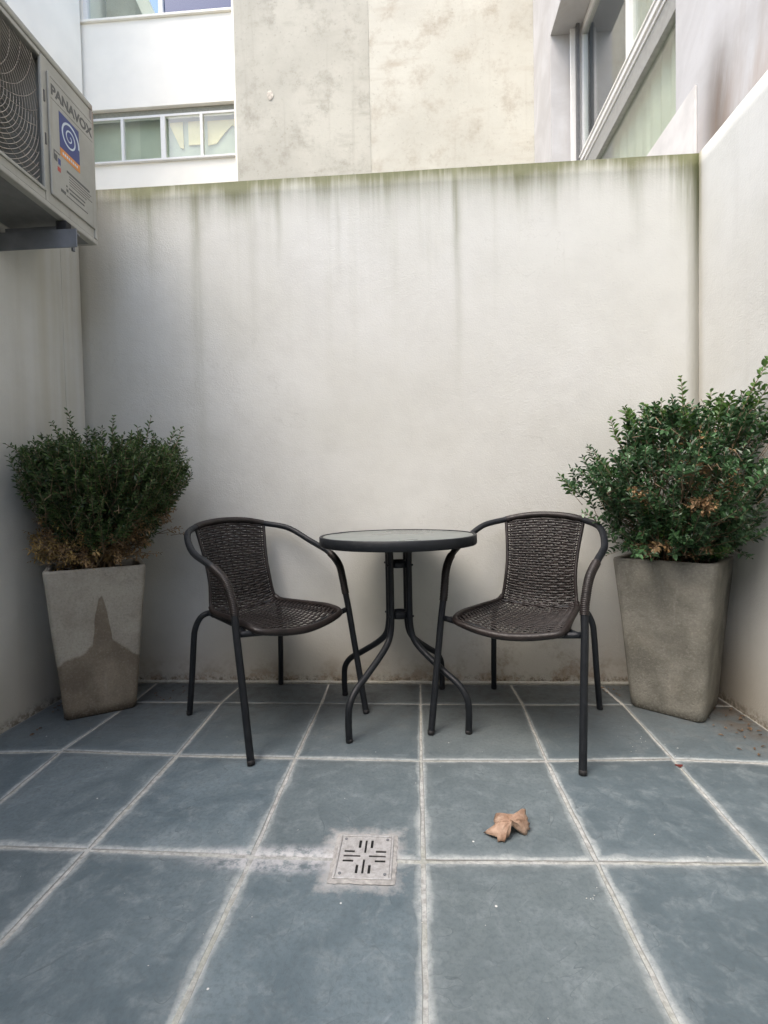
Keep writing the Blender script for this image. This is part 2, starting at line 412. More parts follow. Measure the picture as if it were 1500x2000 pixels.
# ---------------------------------------------------------------- courtyard walls
def rough_wall(name, label, mat, origin, ux, uz, wd, ht, th, nrm):
    """slab whose seen face is a slightly uneven grid"""
    o_, U, W_, Nn = Vector(origin), Vector(ux), Vector(uz), Vector(nrm)
    nx, nz = int(wd/.06), int(ht/.06); V, F = [], []
    for b in range(nz+1):
        for a in range(nx+1):
            p = o_+U*(wd*a/nx)+W_*(ht*b/nz)
            e = noise.noise(p*1.7)*.0028+noise.noise(p*6)*.0010
            if a in (0, nx): e = 0
            V.append(p+Nn*e)
    for b in range(nz):
        for a in range(nx): F.append((b*(nx+1)+a, b*(nx+1)+a+1, (b+1)*(nx+1)+a+1, (b+1)*(nx+1)+a))
    # back and rim
    ring = [a for a in range(nx+1)]+[b*(nx+1)+nx for b in range(1, nz+1)]+[nz*(nx+1)+a for a in range(nx-1, -1, -1)]+[b*(nx+1) for b in range(nz-1, 0, -1)]
    k = len(V)
    for q in ring: V.append(V[q]-Nn*th)
    for q in range(len(ring)): q2 = (q+1) % len(ring); F.append((ring[q2], ring[q], k+q, k+q2))
    F.append(tuple(k+q for q in range(len(ring)))[::-1])
    o = mesh_obj(name, V, F, mat, smooth=False); fix_normals(o)
    for p in o.data.polygons: p.use_smooth = len(p.vertices) == 4 and p.index < nx*nz
    return tag(o, label, 'wall')
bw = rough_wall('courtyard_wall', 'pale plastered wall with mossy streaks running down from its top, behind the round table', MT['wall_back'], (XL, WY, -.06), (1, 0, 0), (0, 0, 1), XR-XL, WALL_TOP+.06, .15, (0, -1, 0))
rw = rough_wall('courtyard_wall', 'pale plastered side wall on the right, bright and clean, beside the broad-leaved shrub', MT['wall_right'], (XR, -.9, -.06), (0, 1, 0), (0, 0, 1), WY+.9+.15, WALL_TOP+.06, .145, (-1, 0, 0))
lw = rough_wall('courtyard_wall', 'pale plastered side wall on the left, under the air conditioner', MT['wall_left'], (XL, -.9, -.06), (0, 1, 0), (0, 0, 1), WY+.9+.15, 2.62+.06, .15, (1, 0, 0))
# filled corner strip where left wall meets back wall
V = [(XL-.01, 2.185, -.05), (XL+.002, 2.185, -.05), (XL+.016, WY+.005, -.05), (XL-.01, WY+.005, -.05)]
V += [(a, b, 2.28) for a, b, c in V]
o = mesh_obj('corner_fillet', V, [(0, 1, 2, 3), (7, 6, 5, 4), (0, 4, 5, 1), (1, 5, 6, 2), (2, 6, 7, 3), (3, 7, 4, 0)], MT['wall_left'], lw)
# mortar skirting bead at the foot of the back wall
P = [Vector((x_, WY-.012-.004*noise.noise(Vector((x_*9, 0, 0))), .002)) for x_ in [XL+.02+k*.04 for k in range(69)]]
tube('mortar_bead', P, .011, MT['mortar'], bw, 8, rf=lambda i, n: .009+.004*noise.noise(Vector((i*.7, 2, 0))))

# ---------------------------------------------------------------- neighbouring buildings
def render_stained(name, a, b, dark, seed, mott):
    m = M(name, .88, spec=.2); x, y, z = m.pos()
    v = m.vec(x+seed, y, z)
    n1 = m.noise(v, .9, 5, .6); n2 = m.noise(v, 3.2, 8, .72); n3 = m.noise(v, 26., 6, .75); hz = m.noise(m.vec(x*1.2, y*1.2, z*5+seed), 1., 4, .6)
    c = m.mix(n1.ramp(.3, .7), a, b)
    c = m.mix((n2.ramp(.48, .72)*mott).clamp(), c, dark)
    c = m.mix((hz.ramp(.55, .75)*n1.ramp(.35, .6)*mott*.8).clamp(), c, tuple(q*1.1 for q in dark))
    c = m.mix((n3.ramp(.56, .74)*mott*.7).clamp(), c, tuple(q*.75 for q in dark))
    vs = m.noise(m.vec(x*9, y*9, z*.4), 1., 4)
    c = m.mix((vs.ramp(.55, .8)*mott*.6).clamp(), c, dark)
    m.color(c); m.bump(n3*.6+n2*.6, .01, .6); return m.m, m
MT['beige_l'] = render_stained('mottled_grey_render', (.40, .388, .33), (.50, .485, .415), (.27, .255, .21), 3., .75)[0]
MT['beige_r'] = render_stained('cream_render', (.49, .475, .405), (.575, .56, .48), (.38, .335, .265), 11., .8)[0]
MT['white_wall'] = simple('white_masonry_paint', (.93, .895, .80), .8, var=.03, scale=2)
MT['white_frame'] = simple('white_aluminium', (.78, .77, .74), .4, var=.03)
MT['grey_render'] = simple('pale_grey_render', (.40, .42, .38), .85, var=.08, scale=3)
def glassmat(name, tint=(.85, .95, .9), refl=1.0):
    m = M(name); nt_ = m.nt
    gl = nt_.nodes.new('ShaderNodeBsdfGlossy'); gl.inputs['Roughness'].default_value = .02
    tr = nt_.nodes.new('ShaderNodeBsdfTransparent'); tr.inputs[0].default_value = (*tint, 1)
    lw_ = nt_.nodes.new('ShaderNodeLayerWeight'); lw_.inputs[0].default_value = .5
    fr = X(nt_, lw_.outputs['Facing']).pow(4.)*.9*refl+.07*refl
    mx = nt_.nodes.new('ShaderNodeMixShader'); nt_.links.new(fr.s, mx.inputs[0]); nt_.links.new(tr.outputs[0], mx.inputs[1]); nt_.links.new(gl.outputs[0], mx.inputs[2])
    nt_.links.new(mx.outputs[0], m.out.inputs[0]); return m.m
MT['glass'] = glassmat('window_glass', (.97, .99, .96)); MT['glass_tint'] = glassmat('tinted_window_glass', (.30, .34, .44))
MT['curtain'] = simple('sheer_curtain', (.56, .60, .52), .9, var=.06, scale=4)
MT['curtain_dim'] = simple('pale_green_blind', (.52, .56, .45), .9, var=.10, scale=1.5)
MT['yellow_reflection'] = simple('yellow_reflection_colour', (.78, .69, .40), .9, var=.1, scale=2)  # flat colour for the yellow reflections in the window band
MT['dark'] = simple('unlit_room', (.10, .105, .105), .9)

# beige block straight behind the back wall
bb = empty('apartment_block', 'stained beige rendered block with a vertical seam, rising behind the back wall', 'building', (-.3, 5.86, 0))
def wpart(name, boxes, mat, parent, bevel=0):
    ox, oy, oz = parent.location
    return box_obj(name, [(a-ox, b-ox, c-oy, d-oy, e-oz, f-oz) for a, b, c, d, e, f in boxes], mat, parent, bevel)
wpart('wall', [(-1.995, -.45, 5.86, 12, 0, 8.2)], MT['beige_l'], bb)
o = wpart('wall', [(-.4495, 1.75, 5.8635, 12, 0, 8.2)], MT['beige_r'], bb); o['label'] = 'cream rendered bay right of the seam'
V, F = [], []   # broken plaster patch
for k in range(9):
    a = k/9*2*math.pi; r_ = .055*(1+.35*noise.noise(Vector((k*1.3, 0, 0))))
    V.append((-1.59+.3+math.cos(a)*r_*.7, -.006, 5.46+math.sin(a)*r_))
V.append((-1.29, -.012, 5.46))
mesh_obj('plaster_patch', V, [(k, (k+1) % 9, 9) for k in range(9)], simple('chipped_plaster', (.55, .50, .42), .9, var=.3, scale=30), bb)

# white building far left with a window band
wb = empty('white_building', 'bright white building with a long window band, behind the left end of the back wall', 'building', (-4, 8, 0))
zs, zt = 6.27, 7.11   # sill and head of the band
x0, x1 = -6.6, -2.70
wpart('wall', [(-9, -2.0, 8.0, 9, 0, zs), (-9, x0, 8.0, 9, zs, zt), (x1, -2.0, 8.0, 9, zs, zt), (-9, -2.0, 8.0, 9, zt, 8.46)], MT['white_wall'], wb)
wpart('sill', [(x0, x1, 7.95, 8.0, zs-.035, zs-.002)], MT['white_frame'], wb, .004)
wpart('pilaster', [(-2.73, -2.62, 7.93, 7.998, 0, 9.6)], MT['white_wall'], wb)
wpart('shutter_box', [(x0, x1, 8.07, 8.12, zt-.085, zt-.001)], simple('shadow_grey_shutter_box', (.27, .27, .22), .6), wb)  # box strip, its grey also paints in the shadow band under the window head
wi = wpart('window', [(x0, x1, 8.04, 8.10, zt-.14, zt-.115), (x0, x1, 8.06, 8.10, zt-.113, zt-.087), (x0, x1, 8.03, 8.09, zs, zs+.045)], MT['white_frame'], wb, .003)
edges = [x0, -6.0, -5.30, -4.60, -3.93, -3.30, x1]
for a in edges[1:-1]:
    w_ = .045 if a != -3.93 else .075
    box_obj('mullion', [(a+4-w_/2, a+4+w_/2, .02, .08, zs+.046, zt-.141)], MT['white_frame'], wi, .002)
for k, (a, b) in enumerate(zip(edges, edges[1:])):
    box_obj('pane', [(a+4+.03, b+4-.03, .05, .056, zs+.046, zt-.141)], MT['glass'], wi)
o = wpart('blind', [(x0, x1, 8.20, 8.22, zs-.0, zt)], MT['curtain_dim'], wb)
V, F = [], []
def prism_xz(pts, y0, y1):
    n = len(pts); V = [(p[0], y0, p[1]) for p in pts]+[(p[0], y1, p[1]) for p in pts]
    F = [tuple(range(n)), tuple(range(2*n-1, n-1, -1))]+[(i, n+i, n+(i+1) % n, (i+1) % n) for i in range(n)]
    return V, F
# yellow reflections of the two right panes, made as solid cut-outs behind the glass
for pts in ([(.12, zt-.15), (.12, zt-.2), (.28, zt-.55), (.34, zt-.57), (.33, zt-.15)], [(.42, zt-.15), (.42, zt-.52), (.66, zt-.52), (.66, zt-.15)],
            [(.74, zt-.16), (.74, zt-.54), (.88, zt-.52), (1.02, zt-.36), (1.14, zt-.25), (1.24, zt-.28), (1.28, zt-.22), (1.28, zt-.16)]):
    V, F = prism_xz(pts, .17, .185); mesh_obj('reflection_cutout', V, F, MT['yellow_reflection'], wb)
# upper storey: glazed band on the parapet
wpart('parapet_cap', [(-9, -2.0, 7.96, 8.3, 8.462, 8.50)], MT['white_wall'], wb, .005)
uw = wpart('window', [(-5.16, -5.09, 8.0, 8.08, 8.502, 10.2), (-3.93, -3.86, 8.0, 8.08, 8.502, 10.2), (-5.09, -3.93, 8.0, 8.08, 10.13, 10.2), (-3.86, -2.735, 8.0, 8.08, 10.13, 10.2)], MT['white_frame'], wb)
box_obj('pane', [(-1.085, .066, .04, .046, 8.502, 10.128)], MT['glass'], uw); box_obj('pane', [(.144, 1.263, .04, .046, 8.502, 10.128)], MT['glass_tint'], uw)
wpart('roof_wall', [(-9, -5.162, 8.0, 9, 8.502, 10.6)], MT['white_wall'], wb)
wpart('roof_slab', [(-9, -2.0, 7.95, 8.3, 10.602, 10.8)], MT['white_wall'], wb)
# stair soffit and its slanted beam behind the glass
V, F = prism_xz([(-1.08, 8.50), (-.18, 8.50), (-.62, 9.6), (-1.08, 9.6)], .5, .8); mesh_obj('stair_soffit', V, F, MT['beige_r'], wb)
V, F = prism_xz([(-.18, 8.50), (.02, 8.50), (-.55, 9.8), (-.75, 9.8)], .055, .25); mesh_obj('slanted_beam', V, F, MT['white_wall'], wb)
# side wing, cable and junction box
wg = empty('side_wing', 'white side wing left of the window band, above the air conditioner', 'building', (-5.15, 3.5, 0))
wpart('wall', [(-9, -5.18, 6.45, 7.94, 0, 12)], MT['white_wall'], wg)
wpart('end_wall', [(-9, -5.21, 5.2, 6.448, 0, 12)], MT['grey_render'], wg)
# ribbed tinted panes need a sky behind them: nothing more stands there

# right-hand neighbour with the deep window
nb = empty('neighbour_house', 'pale rendered house wall with a deep-set window, rising beyond the right side wall', 'building', (1.376, 4, 0))
def stained_right():
    m = M('streaky_white_render', .85, spec=.2); x, y, z = m.pos()
    v = m.P; n1 = m.noise(v, 2.2, 5, .6, .8); run = m.noise(m.vec(x*10, y*7+z*1.2, z*1.0), 1., 5, .65); n3 = m.noise(v, 40., 4, .7)
    c = m.mix(n1.ramp(.3, .7), (.47, .46, .45), (.56, .555, .55))
    c = m.mix((run.ramp(.52, .75)*.4).clamp(), c, (.45, .42, .38))
    # soot plume above the wall corner
    pl = (y-2.42+(run-.5)*.15).gauss(0., .10)*z.ramp(3.05, 2.5)
    c = m.mix((pl*run.ramp(.2, .6, .6, 1.)*1.1).clamp(), c, (.15, .12, .095))
    pl2 = (y-2.15).gauss(0., .14)*z.ramp(3.4, 2.7)*run.ramp(.35, .65)
    c = m.mix((pl2*.45).clamp(), c, (.32, .27, .23))
    low = z.ramp(2.75, 2.5)*run.ramp(.3, .7)*y.ramp(3.6, 2.6)
    c = m.mix((low*.5).clamp(), c, (.42, .34, .29))
    m.color(c); m.bump(n3*.6+run*.4, .004, .7); return m.m
MT['nb'] = stained_right()
XO = 1.376
wpart('wall', [(XO, XO+.34, 5.165, 5.8615, 0, 9), (XO, XO+.34, 2.785, 5.165, 0, 2.775), (XO, XO+.34, 2.785, 5.165, 5.29, 9), (XO, XO+.34, -1.5, 2.785, 0, 9)], MT['nb'], nb)
wpart('plinth', [(XO-.012, XO-.001, 2.583, 5.858, 0, 2.79)], simple('pale_plinth_paint', (.62, .60, .57), .8, var=.10, scale=6), nb, .002)
XG = XO+.27
win = wpart('window', [(XG, XG+.06, 5.085, 5.163, 2.777, 5.288), (XG, XG+.06, 2.787, 2.86, 2.777, 5.288), (XG, XG+.06, 2.86, 5.085, 5.215, 5.288), (XG-.02, XG+.06, 2.86, 5.085, 2.777, 2.85)], MT['white_frame'], nb, .004)
def sub(name, b, mat, par, bev=.002):
    ox, oy = 1.376, 4
    return box_obj(name, [(b[0]-ox, b[1]-ox, b[2]-oy, b[3]-oy, b[4], b[5])], mat, par, bev)
for k, (dx, z0_, z1_) in enumerate(((-.035, 3.985, 4.03), (-.02, 3.955, 3.983), (-.045, 4.032, 4.05))):
    sub('transom', (XG+dx, XG+.05, 2.862, 5.083, z0_, z1_), MT['white_frame'], win)
sub('sash_rail', (XG-.01, XG+.04, 2.862, 5.083, 3.80, 3.953), simple('grey_shutter_box', (.30, .30, .28), .5), win)
sub('mullion', (XG-.015, XG+.04, 3.99, 4.04, 4.052, 5.213), MT['white_frame'], win)
sub('track', (XG-.10, XG-.04, 5.10, 5.12, 2.777, 5.288), MT['white_frame'], win)
sub('track', (XG-.06, XG-.03, 5.05, 5.083, 2.777, 5.288), simple('grey_seal', (.12, .12, .12), .6), win)
sub('pane', (XG+.02, XG+.026, 4.042, 5.083, 4.052, 5.213), MT['glass'], win, 0)
sub('pane', (XG+.02, XG+.026, 2.862, 3.988, 4.052, 5.213), MT['glass'], win, 0)
sub('pane', (XG+.02, XG+.026, 2.862, 5.083, 2.852, 3.798), MT['glass'], win, 0)
def curtain(name, y0, y1, z0, z1, xx, mat, parent, wave=.03, n=90):
    V, F = [], []
    for i in range(n+1):
        y_ = y0+(y1-y0)*i/n; d = wave*math.sin(i*1.1)*(.6+.4*math.sin(i*.23))+wave*.4*math.sin(i*2.7)
        for z_, s in ((z0, 1.), (z1, .6)): V.append((xx+d*s-1.376, y_-4, z_))
    for i in range(n): F.append((2*i, 2*i+2, 2*i+3, 2*i+1))
    return mesh_obj(name, V, F, mat, parent, smooth=True)
curtain('curtain', 2.9, 5.1, 2.8, 4.12, XG+.11, MT['curtain'], nb)
curtain('curtain', 2.9, 4.42, 3.9, 5.9, XG+.24, MT['curtain'], nb)
wpart('room_wall', [(XG+1.6, XG+1.7, 2.0, 5.8, 2.5, 5.6), (XG+.1, XG+1.6, 2.0, 5.8, 2.5, 2.55), (XG+.1, XG+1.6, 5.165, 5.8, 2.55, 5.6)], MT['dark'], nb)
# house behind the camera (closes the court)
hb = empty('house', 'plain house front behind the viewer, outside the picture', 'building', (0, -1, 0))
wpart('wall', [(-6, -.7, -1.2, -.92, 0, 2.4), (.5, 1.37, -1.2, -.92, 0, 2.4), (-.7, .5, -1.2, -.92, 2.1, 2.4)], MT['white_wall'], hb)
wpart('door', [(-.7, .5, -1.15, -1.08, 0, 2.1)], MT['dark'], hb)

# ---------------------------------------------------------------- air conditioner (outdoor unit)
ac = empty('air_conditioner', 'weathered cream outdoor air conditioner unit with round fan grille, hanging on the left wall', 'air conditioner', (-1.43, 1.66, 1.925))
AX, AY, AZ = -1.43, 1.66, 1.925
def acb(name, boxes, mat, par=ac, bev=.004): return box_obj(name, [(a-AX, b-AX, c-AY, d-AY, e-AZ, f-AZ) for a, b, c, d, e, f in boxes], mat, par, bev)
def weathered():
    m = M('weathered_cream_enamel', .5, spec=.4); x, y, z = m.pos()
    n = m.noise(m.P, 6., 5, .6); n2 = m.noise(m.P, 50., 4, .7); run = m.noise(m.vec(x*30, y*30, z*2), 1., 4)
    c = m.mix(n.ramp(.3, .7), (.33, .325, .285), (.395, .385, .34))
    c = m.mix((run.ramp(.55, .75)*.3).clamp(), c, (.18, .165, .13)); c = m.mix((n2.ramp(.6, .8)*.3).clamp(), c, (.24, .21, .16))
    c = m.mix((y.ramp(2.02, 2.05)*z.ramp(2.30, 2.42)*n.ramp(.3, .5)*.7).clamp(), c, (.20, .10, .06))
    m.color(c); m.bump(n2, .0006); return m.m
MT['ac'] = weathered(); MT['ac_wire'] = simple('dusty_grille_wire', (.33, .29, .24), .55, var=.15)
MT['fin'] = simple('dusty_condenser_fins', (.085, .068, .052), .7, var=.3, scale=20)
AF = -1.30; y0a, y1a, z0a, z1a = 1.27, 2.045, 1.93, 2.445
gy0, gy1, gz0, gz1 = 1.285, 1.755, 1.965, 2.425
acb('body', [(-1.55, AF-.012, gy1+.02, y1a, z0a, z1a), (-1.55, AF-.012, y0a, gy1+.018, z0a, z0a+.03), (-1.55, AF-.012, y0a, gy1+.018, z1a-.015, z1a),
             (-1.55, -1.53, y0a, gy1+.018, z0a+.03, z1a-.015), (-1.53, AF-.012, y0a, y0a+.012, z0a+.03, z1a-.015)], MT['ac'])
acb('lid', [(-1.555, AF+.004, y0a-.005, y1a+.004, z1a+.003, z1a+.028)], MT['ac'], bev=.006)
acb('base_flange', [(-1.55, AF+.004, y0a, y1a+.004, z0a-.022, z0a-.002)], MT['ac'], bev=.004)
acb('base_plate', [(-1.545, AF-.02, y0a+.01, y1a-.01, z0a-.012, z0a-.0225)], simple('dull_zinc', (.22, .22, .21), .6, .3))
# front panel: frame round the grille, then the service panel with a raised field
acb('front_panel', [(AF-.0115, AF, gy1+.008, y1a, z0a, z1a), (AF-.0115, AF, y0a, gy1+.006, z0a, gz0), (AF-.0115, AF, y0a, gy1+.006, gz1, z1a), (AF-.0115, AF, y0a, gy0, gz0+.001, gz1-.001)], MT['ac'], bev=.002)
sp_ = acb('service_panel', [(AF+.0005, AF+.008, 1.785, 2.035, 1.965, 2.40)], MT['ac'], bev=.007)
acb('corner_post', [(AF-.004, AF+.006, y1a-.012, y1a+.003, z0a, z1a)], MT['ac'], bev=.003)
# fins behind the grille and the fan
V, F = [], []
for k in range(74):
    yy = gy0+.005+k*.0063; box(V, F, -1.52-AX, -1.475-AX, yy-AY, yy+.002-AY, gz0-AZ, gz1-AZ)
o = mesh_obj('condenser_fins', V, F, MT['fin'], ac); o['kind'] = 'stuff'
acb('shroud', [(-1.528, -1.522, gy0, gy1+.01, gz0, gz1)], simple('dark_shroud', (.02, .018, .016), .9), bev=0)
FC = (1.50, 2.195)
V, F = [], []
def arc_pts(r, a0, a1, n, x_): return [Vector((x_-AX, FC[0]+r*math.cos(a0+(a1-a0)*i/n)-AY, FC[1]+r*math.sin(a0+(a1-a0)*i/n)-AZ)) for i in range(n+1)]
for k in range(22):
    r_ = .028+k*.0135
    seg_ = []
    for i in range(97):
        a = 2*math.pi*i/96; yy, zz = FC[0]+r_*math.cos(a), FC[1]+r_*math.sin(a)
        dome = .006*max(0, 1-(r_/.23)**2)
        if gy0+.003 < yy < gy1-.001 and gz0+.003 < zz < gz1-.003: seg_.append(Vector((AF-.010+dome-AX, yy-AY, zz-AZ)))
        else:
            if len(seg_) > 1: tube_vf(V, F, seg_, .0013, 5)
            seg_ = []
    if len(seg_) > 1: tube_vf(V, F, seg_, .0013, 5)
for k in range(30):   # swept spokes
    a = 2*math.pi*k/30; pts = []
    for i in range(40):
        r_ = .03+i*.0075; aa = a+(r_-.03)*2.6; yy, zz = FC[0]+r_*math.cos(aa), FC[1]+r_*math.sin(aa)
        if not(gy0+.003 < yy < gy1-.001 and gz0+.003 < zz < gz1-.003): break
        pts.append(Vector((AF-.012+.006*max(0, 1-(r_/.23)**2)-AX, yy-AY, zz-AZ)))
    if len(pts) > 1: tube_vf(V, F, pts, .0013, 5)
o = mesh_obj('fan_grille', V, F, MT['ac_wire'], ac, smooth=True); o['kind'] = 'stuff'
fr_ = acb('grille_frame', [(AF-.004, AF+.006, gy1-.004, gy1+.007, gz0-.006, gz1+.006), (AF-.004, AF+.006, gy0-.006, gy0+.004, gz0-.006, gz1+.006), (AF-.004, AF+.007, gy0+.005, gy1-.005, gz0-.008, gz0+.003), (AF-.004, AF+.006, gy0+.005, gy1-.005, gz1-.003, gz1+.006)], MT['ac'], bev=.002)
hubV, hubF = [], []
tube_vf(hubV, hubF, [(AF-.05-AX, FC[0]-AY, FC[1]-AZ), (AF-.002-AX, FC[0]-AY, FC[1]-AZ)], .028, 20)
mesh_obj('fan_hub', hubV, hubF, MT['ac_wire'], ac, smooth=False)
for k in range(3):   # fan blades, at rest behind the grille
    V, F = [], []
    for i in range(9):
        rr = .04+.17*i/8
        for s in (0, 1):
            a = 2*math.pi*k/3+.3*i/8+(1.1-.03*i)*s
            V.append((-1.41+.05*s-AX, FC[0]+rr*math.cos(a)-AY, FC[1]+rr*math.sin(a)-AZ))
    for i in range(8): F.append((2*i, 2*i+1, 2*i+3, 2*i+2))
    o = mesh_obj('fan_blade', V, F, simple('grey_fan_plastic', (.045, .04, .035), .5), ac, smooth=True)
    md = o.modifiers.new('thick', 'SOLIDIFY'); md.thickness = .003
# printing on the service panel (text runs away from the viewer: +Y)
PXF = AF+.0082
def decal_text(body, size, y, z, mat, name, sx=1., ext=.0003):
    c = bpy.data.curves.new(name, 'FONT'); c.body = body; c.size = size; c.extrude = ext; c.offset = .0016
    to = bpy.data.objects.new(name, c); sc.collection.objects.link(to)
    dg = bpy.context.evaluated_depsgraph_get(); me = bpy.data.meshes.new_from_object(to.evaluated_get(dg))
    bpy.data.objects.remove(to); 
    for v in me.vertices:
        a, b, d = v.co; v.co = (PXF+ext+d-AX, y+a*sx-AY, z+b-AZ)
    me.materials.clear(); me.materials.append(mat)
    return link(bpy.data.objects.new(name, me), sp_)
MT['print'] = simple('grey_print', (.10, .10, .095), .6); MT['blue'] = simple('blue_sticker', (.025, .045, .19), .4, var=.1)
MT['orange'] = simple('orange_sticker', (.62, .24, .05), .4, var=.1); MT['pale'] = simple('pale_print', (.55, .62, .68), .5); MT['red'] = simple('red_print', (.45, .07, .05), .5)
decal_text('PANAVOX', .050, 1.796, 2.329, MT['print'], 'brand_lettering', .97)
acb('pinstripe', [(PXF, PXF+.0004, 1.795, 2.03, 2.385, 2.3865)], MT['print'], sp_, 0); acb('pinstripe', [(PXF, PXF+.0004, 1.795, 2.03, 2.312, 2.3135)], MT['print'], sp_, 0)
YB0, YB1, ZB0, ZB1 = 1.835, 1.945, 2.165, 2.295
acb('sticker', [(PXF, PXF+.0005, YB0, YB1, ZB0, ZB1)], MT['blue'], sp_, 0)
o = acb('sticker', [(PXF, PXF+.0005, YB0, YB1, ZB0-.030, ZB0-.0003)], MT['orange'], sp_, 0)
acb('sticker_lettering', [(PXF+.0006, PXF+.0009, YB0+.012+k*.011, YB0+.019+k*.011, ZB0-.020, ZB0-.011) for k in range(8)], MT['pale'], sp_, 0)
V, F = [], []   # spiral emblem
cyb, czb = (YB0+YB1)/2, (ZB0+ZB1)/2
for i in range(91):
    a = -i*.155+1.2; r_ = .006+.046*(i/90)**1.1; h_ = .0018+.0022*(i/90)
    for s in (-1, 1): V.append((PXF+.0009-AX, cyb+(r_+s*h_)*math.cos(a)-AY, czb+(r_+s*h_)*math.sin(a)*1.08-AZ))
for i in range(90): F.append((2*i, 2*i+1, 2*i+3, 2*i+2))
o = mesh_obj('spiral_emblem', V, F, MT['pale'], sp_); md = o.modifiers.new('t', 'SOLIDIFY'); md.thickness = .0003
# little pictograms and the lines of small print
ln = [(1.800, 1.832, 2.13, 2.134), (1.800, 1.804, 2.10, 2.13)]
ln += [(1.868, 2.0, 2.092, 2.100)]+[(1.88, 1.88+w2, 2.082-k*.010, 2.0845-k*.010) for k, w2 in enumerate((.13, .12, .135, .10))]
ln += [(1.862, 1.868, 2.035, 2.042), (1.876, 1.97, 2.034, 2.039), (1.862, 1.872, 2.018, 2.028), (1.880, 1.965, 2.019, 2.025), (1.832, 1.858, 2.002, 2.012), (1.862, 1.985, 2.001, 2.004)]
acb('small_print', [(PXF, PXF+.0004, a, b, c, d) for a, b, c, d in ln], MT['print'], sp_, 0)
acb('pictogram', [(PXF, PXF+.0004, 1.805, 1.818, 2.098, 2.122)], MT['print'], sp_, 0); acb('pictogram', [(PXF, PXF+.0004, 1.822, 1.835, 2.094, 2.116)], MT['blue'], sp_, 0); acb('pictogram', [(PXF, PXF+.0004, 1.818, 1.834, 2.068, 2.084)], MT['red'], sp_, 0)
for yy, zz in ((1.77, 2.15), (1.77, 2.30)): acb('clip', [(AF, AF+.004, yy-.003, yy+.003, zz-.02, zz+.02)], MT['print'], bev=.001)
# steel bracket below
br = empty('wall_bracket', 'grey galvanised steel bracket holding up the air conditioner on the left wall', 'bracket', (-1.4, 1.66, 1.84))
MT['zinc'] = simple('galvanised_steel', (.20, .21, .225), .45, .35, var=.15, scale=12)
def brb(name, boxes, mat, bev=.003): return box_obj(name, [(a+1.4, b+1.4, c-1.66, d-1.66, e-1.84, f-1.84) for a, b, c, d, e, f in boxes], mat, br, bev)
for yc in (1.86,):
    brb('arm', [(-1.555, -1.245, yc-.02, yc-.016, 1.800, 1.868), (-1.555, -1.262, yc-.0155, yc+.025, 1.862, 1.867)], MT['zinc'], .001)
    brb('rubber_pad', [(-1.33, -1.29, yc-.012, yc+.02, 1.868, 1.905)], MT['rubber'])
    brb('rail', [(-1.54, -1.292, yc+.0, yc+.018, 1.8685, 1.892)], MT['zinc'], .001)
    V, F = [], []; tube_vf(V, F, [(-1.28+1.4, yc+.01-1.66, 1.85-1.84), (-1.28+1.4, yc+.01-1.66, 1.8-1.84)], .007, 6); mesh_obj('bolt', V, F, MT['zinc'], br)

# ---------------------------------------------------------------- drain
dr = empty('floor_drain', 'square stainless steel drain grate with a cross of slots, set in the slate floor', 'drain', (-.137, 1.161, 0), 0)
MT['steel'] = M('worn_stainless_steel', .38, .45); _m = MT['steel']; _m.pos(obj=True); _n = _m.noise(_m.P, 60., 5, .7)
_m.color(_m.mix(_n.ramp(.35, .7), (.64, .64, .64), (.42, .41, .40))); _m.set('Roughness', _n.ramp(.3, .7, .3, .55)); _m.bump(_n, .0006); MT['steel'] = _m.m
HW, HD = .060, .066
def in_slot(u, v):
    for swap in (0, 1):
        a, b = (u, v) if not swap else (v, u)
        for c, s0, s1 in ((.5, .08, .42), (.38, .08, .29), (.62, .08, .29)):
            for bb_ in (b, 1-b):
                if abs(a-c) < .024 and s0 < bb_ < s1: return True
    return False
N_ = 96; V, F = [], []
for j in range(N_+1):
    for i in range(N_+1): V.append(((i/N_*2-1)*HW, (j/N_*2-1)*HD, .0045))
for j in range(N_):
    for i in range(N_):
        if not in_slot((i+.5)/N_, (j+.5)/N_): F.append((j*(N_+1)+i, j*(N_+1)+i+1, (j+1)*(N_+1)+i+1, (j+1)*(N_+1)+i))
o = mesh_obj('grate', V, F, MT['steel'], dr); md = o.modifiers.new('t', 'SOLIDIFY'); md.thickness = .0015; md.offset = -1
box_obj('pit_shade_sheet', [(-HW, HW, -HD, HD, .0015, .0022)], simple('pit_shade_black', (.006, .006, .006), .9), dr)  # thin black sheet painted as the darkness below the grate
box_obj('frame', [(-HW-.006, -HW-.001, -HD-.006, HD+.006, 0, .0062), (HW+.001, HW+.006, -HD-.006, HD+.006, 0, .0062), (-HW-.0009, HW+.0009, -HD-.006, -HD-.001, 0, .0062), (-HW-.0009, HW+.0009, HD+.001, HD+.006, 0, .0062)], MT['steel'], dr, .0008)
for sx in (-1, 1):
    for sy in (-1, 1):
        V, F = [], []; tube_vf(V, F, [(sx*(HW-.009), sy*(HD-.009), .004), (sx*(HW-.009), sy*(HD-.009), .0062)], .0036, 10); mesh_obj('screw', V, F, MT['zinc'], dr)
# cement collar the frame sits in
V, F = [], []
for k in range(96):
    a = 2*math.pi*k/96; q = 1/max(abs(math.cos(a)), abs(math.sin(a)))
    for sc_, zz in ((HW+.004, .0035), (HW+.016+.005*noise.noise(Vector((k*.35, 4, 0))), .0008)):
        V.append((math.cos(a)*q*sc_, math.sin(a)*q*(sc_+.006), zz))
for k in range(96): k2 = (k+1) % 96; F.append((2*k, 2*k+1, 2*k2+1, 2*k2))
o = mesh_obj('cement_collar', V, F, simple('pinkish_cement', (.34, .335, .325), .9, var=.25, scale=60, bump=.001), dr, smooth=True); fix_normals(o)

